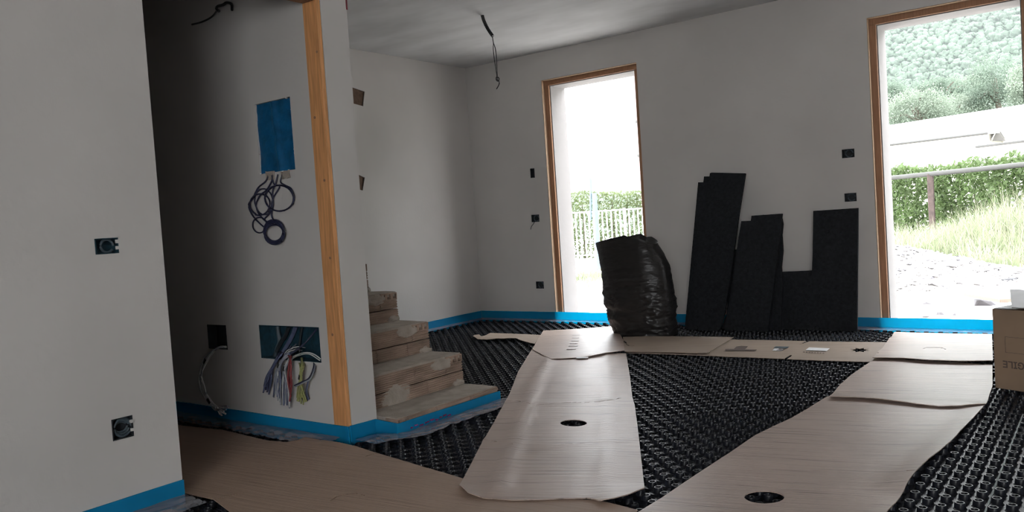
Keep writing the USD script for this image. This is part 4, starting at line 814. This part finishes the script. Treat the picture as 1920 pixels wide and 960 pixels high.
# pale stone bank behind the house
bp = [(1800, 226, 53.5), (1845, 212, 54), (1880, 206, 54.5), (1920, 200, 55), (1990, 192, 56), (2080, 186, 57)]
rows_ = []
for px, py, d in bp:
    tp = at_d(px, py, d); rows_.append((tp, at_d(px, py, d-1.2), d))
v = []
for (tp, _, d), (px, py, _) in zip(rows_, bp):
    back = tp*np.array([1, 1, 0])*(1+3.0/d)+np.array([0, 0, tp[2]]); fr = tp*np.array([1, 1, 0])*(1-1.0/d)
    v += [np.array([fr[0], fr[1], 1.2]), tp, back, np.array([back[0], back[1], 1.2])]
v = np.array(v); f = []
for k in range(len(bp)-1):
    for m in range(4): a, b = k*4+m, k*4+(m+1) % 4; f += [(a, b, b+4), (a, b+4, a+4)]
mm = trimesh.Trimesh(v, np.array(f)[:, ::-1], process=False)
for _ in range(3): mm = mm.subdivide()
vv = np.array(mm.vertices); vv = vv+np.stack([noise(vv*1.1+9*k, k) for k in range(3)], 1)*0.9
obj('stone_bank', (vv, np.array(mm.faces)), 'bank_stone', None, 40, label='pale rough stone bank below the olive trees', cat='bank')
# rubble heap of slate chips
hc = at_z(1630, 520, -0.12); hc = np.array([-3.05, 12.4, -0.12])
def heap_z(x, y): d = np.hypot((x-hc[0])/2.5, (y-hc[1])/2.1); return 0.62*np.clip(1-d, 0, 1)**1.15*(1+0.25*noise(np.c_[np.ravel(x), np.ravel(y), np.zeros(np.size(x))]*1.3, 4).reshape(np.shape(x)))
xs, ys = np.meshgrid(np.linspace(-5.7, -0.4, 54), np.linspace(10.1, 14.7, 46), indexing='ij'); zs = -0.135+heap_z(xs, ys)
i, j = np.meshgrid(np.arange(53), np.arange(45), indexing='ij'); a = i*46+j; q = np.stack([a, a+46, a+47, a+1], -1).reshape(-1, 4)
t = thing('rubble_heap', 'heap of pale slate rubble outside the wide garden door', 'rubble')
obj('mound', (np.stack([xs, ys, zs], -1).reshape(-1, 3), np.vstack([q[:, [0, 1, 2]], q[:, [0, 2, 3]]])), 'gravel', t, 50)
def chips(n, seed, area, size):
    r = np.random.default_rng(seed); V, F, k0 = [], [], 0
    base = np.array([(-.5, -.35, -.1), (.45, -.4, -.1), (.55, .3, -.1), (-.4, .4, -.1), (-.42, -.28, .1), (.38, -.32, .1), (.45, .22, .1), (-.34, .3, .1)])
    fb = np.array([(0, 2, 1), (0, 3, 2), (4, 5, 6), (4, 6, 7), (0, 1, 5), (0, 5, 4), (1, 2, 6), (1, 6, 5), (2, 3, 7), (2, 7, 6), (3, 0, 4), (3, 4, 7)])
    for _ in range(n):
        p = area(r); s = size*r.lognormal(0, 0.45); A = trimesh.transformations.euler_matrix(r.normal(0, 0.35), r.normal(0, 0.35), r.uniform(0, 6.28))[:3, :3]
        V.append((base*np.array([s, s*r.uniform(0.5, 1), s*0.5])*r.uniform(0.85, 1.15, (8, 3)))@A.T+p); F.append(fb+k0); k0 += 8
    return np.vstack(V), np.vstack(F)
def on_heap(r):
    while True:
        x, y = r.uniform(-5.4, -0.6), r.uniform(10.2, 14.4)
        if heap_z(np.array(x), np.array(y)) > 0.015: return np.array([x, y, -0.12+float(heap_z(np.array(x), np.array(y)))])
obj('slate_chips', chips(3600, 51, on_heap, 0.048), 'slate_pale', t, kind='stuff')
obj('slate_chips', chips(800, 52, on_heap, 0.038), 'slate_dark', t, kind='stuff', label='darker grey slate chips')
def lie(a, b, w, h, z=-0.12, tilt=0.0):
    p, q = at_z(*a, z), at_z(*b, z); L = np.linalg.norm(q-p); return placed(bevbox((0, -w/2, 0.0), (L, w/2, h), 0.004), p, q-p+(0, 0, tilt*L), np.cross((0, 0, 1.0), q-p))
def shard(a, b, w, h, seed, z=-0.12):
    r = np.random.default_rng(seed); p, q = at_z(*a, z), at_z(*b, z); L = np.linalg.norm(q-p); n = 9
    ang = np.arange(n)*2*math.pi/n+r.normal(0, 0.2, n); pts = []
    for zz_, k in ((0, 1.0), (h, 0.82)): pts += [(L/2+L/2*k*math.cos(t)*r.uniform(0.75, 1.05), w/2*k*math.sin(t)*r.uniform(0.6, 1.1), zz_*r.uniform(0.6, 1.1)) for t in ang]
    return placed(hullpts(pts), p, q-p, np.cross((0, 0, 1.0), q-p))
t = obj('scrap_board', lie((1822, 554), (1892, 567), 0.16, 0.035, -0.02), 'board', None, label='short pale scrap board lying in the garden rubble behind the cardboard box', cat='board')
obj('broken_tile', shard((1824, 571), (1868, 572), 0.26, 0.06, 5), 'slate_dark', None, label='dark broken slab under the scrap board', cat='slab')
obj('dark_stick', tube(curve([at_z(1873, 528, -0.10), at_z(1890, 525, -0.07), at_z(1910, 523, -0.09)], 12), 0.022, 6), 'stick', None, 60, label='dark stick lying on the white ground beyond the scrap board', cat='stick')
for lab, a, b, w, h in (('flat grey stone close outside the wide garden door, longest of the scattered ones', (1754, 588), (1768, 590.5), 0.05, 0.025), ('small curved dark fragment on the ground nearer the rubble heap', (1728, 570), (1750, 569.5), 0.05, 0.02), ('little grey stone next to the threshold', (1785, 591), (1794, 591), 0.04, 0.02), ('short grey sliver right above the blue strip', (1727, 594.5), (1744, 594.5), 0.03, 0.012)):
    obj('loose_stone', shard(a, b, w*1.6, h, int(a[0])), 'slate_dark', None, label=lab, cat='stone')
# weeds
def blades(n, seed, area, hfun, w):
    r = np.random.default_rng(seed); p = np.array([area(r) for _ in range(n)]); h = hfun(p)*r.uniform(0.45, 1.15, n); a = r.uniform(0, 6.28, n); ln = r.uniform(0.1, 0.55, n)
    d = np.stack([np.cos(a), np.sin(a), 0*a], 1); s = np.stack([-np.sin(a), np.cos(a), 0*a], 1)*w
    up = np.array([0, 0, 1.0]); m = p+up*(h*0.55)[:, None]+d*(h*ln*0.25)[:, None]; e = p+up*(h*(1-0.25*ln))[:, None]+d*(h*ln)[:, None]
    v = np.stack([p-s, p+s, m+s*0.8, m-s*0.8, e], 1).reshape(-1, 3); k = 5*np.arange(n)[:, None]
    return v, np.vstack([k+[0, 1, 2], k+[0, 2, 3], k+[3, 2, 4]])
def weed_area(r):
    while True:
        x, y = r.uniform(-4.4, 0.3), r.uniform(13.6, 19.5)
        if y > 13.7+1.9*np.clip((-1.6-x)/1.2, 0, 1)+0.5*np.sin(x*2.2): return np.array([x, y, -0.14])
wh = lambda p: 0.30+0.85*ss(p[:, 1], 14.0, 17.5)*(0.35+0.65*ss(p[:, 0], -3.2, -1.4))*(0.8+0.5*noise(p*0.9, 6))
t = thing('weed_patch', 'tall grassy weeds growing between the rubble heap and the hedge', 'weeds', kind='stuff')
obj('green_blades', blades(9000, 61, weed_area, wh, 0.008), 'weed_blade', t, kind='stuff'); obj('dry_stalks', blades(3000, 62, weed_area, lambda p: wh(p)*1.25, 0.005), 'weed_dry', t, kind='stuff')
gp = at_z(1112, 522, -0.12)
obj('grass_patch', blades(1500, 63, lambda r: np.array([gp[0]+r.normal(0, 0.45), gp[1]+r.normal(0, 0.9), -0.13]), lambda p: np.full(len(p), 0.16), 0.008), 'weed_blade', None, label='low grass patch outside the narrow garden door', cat='grass', kind='stuff')
# olive trees on the slope
def tree(label, px, ptop, pbot, pw_, d, seed, m_, leaf=0.15, n=9000):
    c = at_d(px, (ptop+pbot)/2, d); H = at_d(px, ptop, d)[2]-at_d(px, pbot, d)[2]; W_ = pw_/FPX*d; r = np.random.default_rng(seed)
    t = thing('olive_tree', label, 'tree', 'olive trees on the slope')
    nc = 46; cl = []
    while len(cl) < nc:
        q = r.uniform(-1, 1, 3)
        if 0.25 < np.linalg.norm(q) < 1: cl.append(q)
    cl = np.array(cl)*np.array([W_/2, W_/2*0.9, H/2])*0.86+c
    pts = cl[r.integers(0, nc, n)]+r.normal(0, 1, (n, 3))*np.array([W_, W_, H*1.1])*0.075
    obj('crown', leaf_quads(pts, leaf, seed+1, 0.42, 0.5), m_, t, kind='stuff')
    gz_ = float(ground_z(c[0], c[1]))-0.3
    obj('trunk', tube(curve([(c[0], c[1], gz_), (c[0]+0.2, c[1], (gz_+c[2])/2), (c[0]-0.1, c[1]+0.1, c[2]+H*0.1)], 8), [0.28]*4+[0.18]*(len(curve([(0,0,0),(1,0,0),(2,0,0)], 8))-4), 7), 'bark', t, 60)
    for k in range(5): obj('branch', tube([(c[0], c[1], c[2]-H*0.28), tuple((cl[k*7]+c)/2), tuple(cl[k*7])], [0.12, 0.08, 0.04], 5), 'bark', t, 60)
tree('round pale olive tree standing lowest, right behind the white roof at the frame side', 1722, 166, 246, 118, 61, 71, 'olive_leaf')
tree('broad pale olive tree in the middle of the row behind the white roof', 1800, 168, 240, 120, 67, 72, 'olive_leaf')
tree('tall darker olive tree rising above the row near the edge of the view', 1866, 100, 216, 96, 66, 73, 'olive_leaf_dark')
tree('pale olive tree partly cut off by the far jamb of the wide garden door', 1926, 120, 212, 74, 61, 74, 'olive_leaf')
tree('darker olive tree half hidden by the near jamb of the wide garden door', 1672, 152, 240, 74, 72, 75, 'olive_leaf_dark')
tree('hazy olive tree farther up the slope behind the row', 1768, 140, 205, 96, 84, 76, 'olive_leaf_dark', 0.20)
tree('farthest hazy olive tree, up the slope beside the tall dark one', 1820, 138, 196, 84, 92, 77, 'olive_leaf', 0.20)
# wooded mountainside: far crowns, one object
protos = UsdGeom.Scope.Define(stage, '/World/forest_hill') if False else None
fi = UsdGeom.PointInstancer.Define(stage, free('/World', 'hill_forest')); fp = fi.GetPrim()
tag(fp, 'dense woodland covering the hazy mountainside', 'forest', kind='stuff')
rel = fi.CreatePrototypesRel()
for k in range(3):
    s = trimesh.creation.icosphere(2, 1.0); v = np.array(s.vertices); v = v*(1+0.9*noise(v*2.3+k*11, 90+k)+0.8*noise(v*5.5+k*5, 70+k))[:, None]; v[:, 2] *= 1.05
    usdkit.mesh(stage, f'/World/hill_forest/tree_crown_{k+1:03d}' if k else '/World/hill_forest/tree_crown', (v, np.array(s.faces)), MAT['forest_leaf'], smooth=True)
    rel.AddTarget(f'/World/hill_forest/tree_crown_{k+1:03d}' if k else '/World/hill_forest/tree_crown')
r = np.random.default_rng(95); P = []
for d in np.arange(300, 880, 3.4):
    w = 3.4
    for a in np.arange(-4, 23, math.degrees(w/d)):
        aa = math.radians(a+r.normal(0, 0.15)); D = d+r.normal(0, 1.5); x, y = -D*math.sin(aa), D*math.cos(aa)
        if d < 470 and r.uniform() < 0.72: continue
        P.append((x, y, float(ground_z(x, y))+0.6))
P = np.array(P); S = r.uniform(1.3, 2.7, len(P))
fi.CreatePositionsAttr(Vt.Vec3fArray.FromNumpy(P.astype(np.float32))); fi.CreateScalesAttr(Vt.Vec3fArray.FromNumpy(np.stack([S, S, S*r.uniform(0.9, 1.25, len(P))], 1).astype(np.float32)))
qa = r.uniform(0, math.pi, len(P)); fi.CreateOrientationsAttr(Vt.QuathArray([Gf.Quath(float(math.cos(x)), 0, 0, float(math.sin(x))) for x in qa])); fi.CreateProtoIndicesAttr(Vt.IntArray([int(x) for x in r.integers(0, 3, len(P))]))
HAZE = True
if HAZE:
    c = [at_d(960, 400, 130)]
    hz = mbox((-420, 110, -3), (160, 1020, 330))
    obj('distant_haze', hz, 'haze', None, kind='stuff', label='thin white haze in front of the mountainside', cat='haze')
print('panels', len(panels), 'studs in view', len(allst), 'forest', len(P))
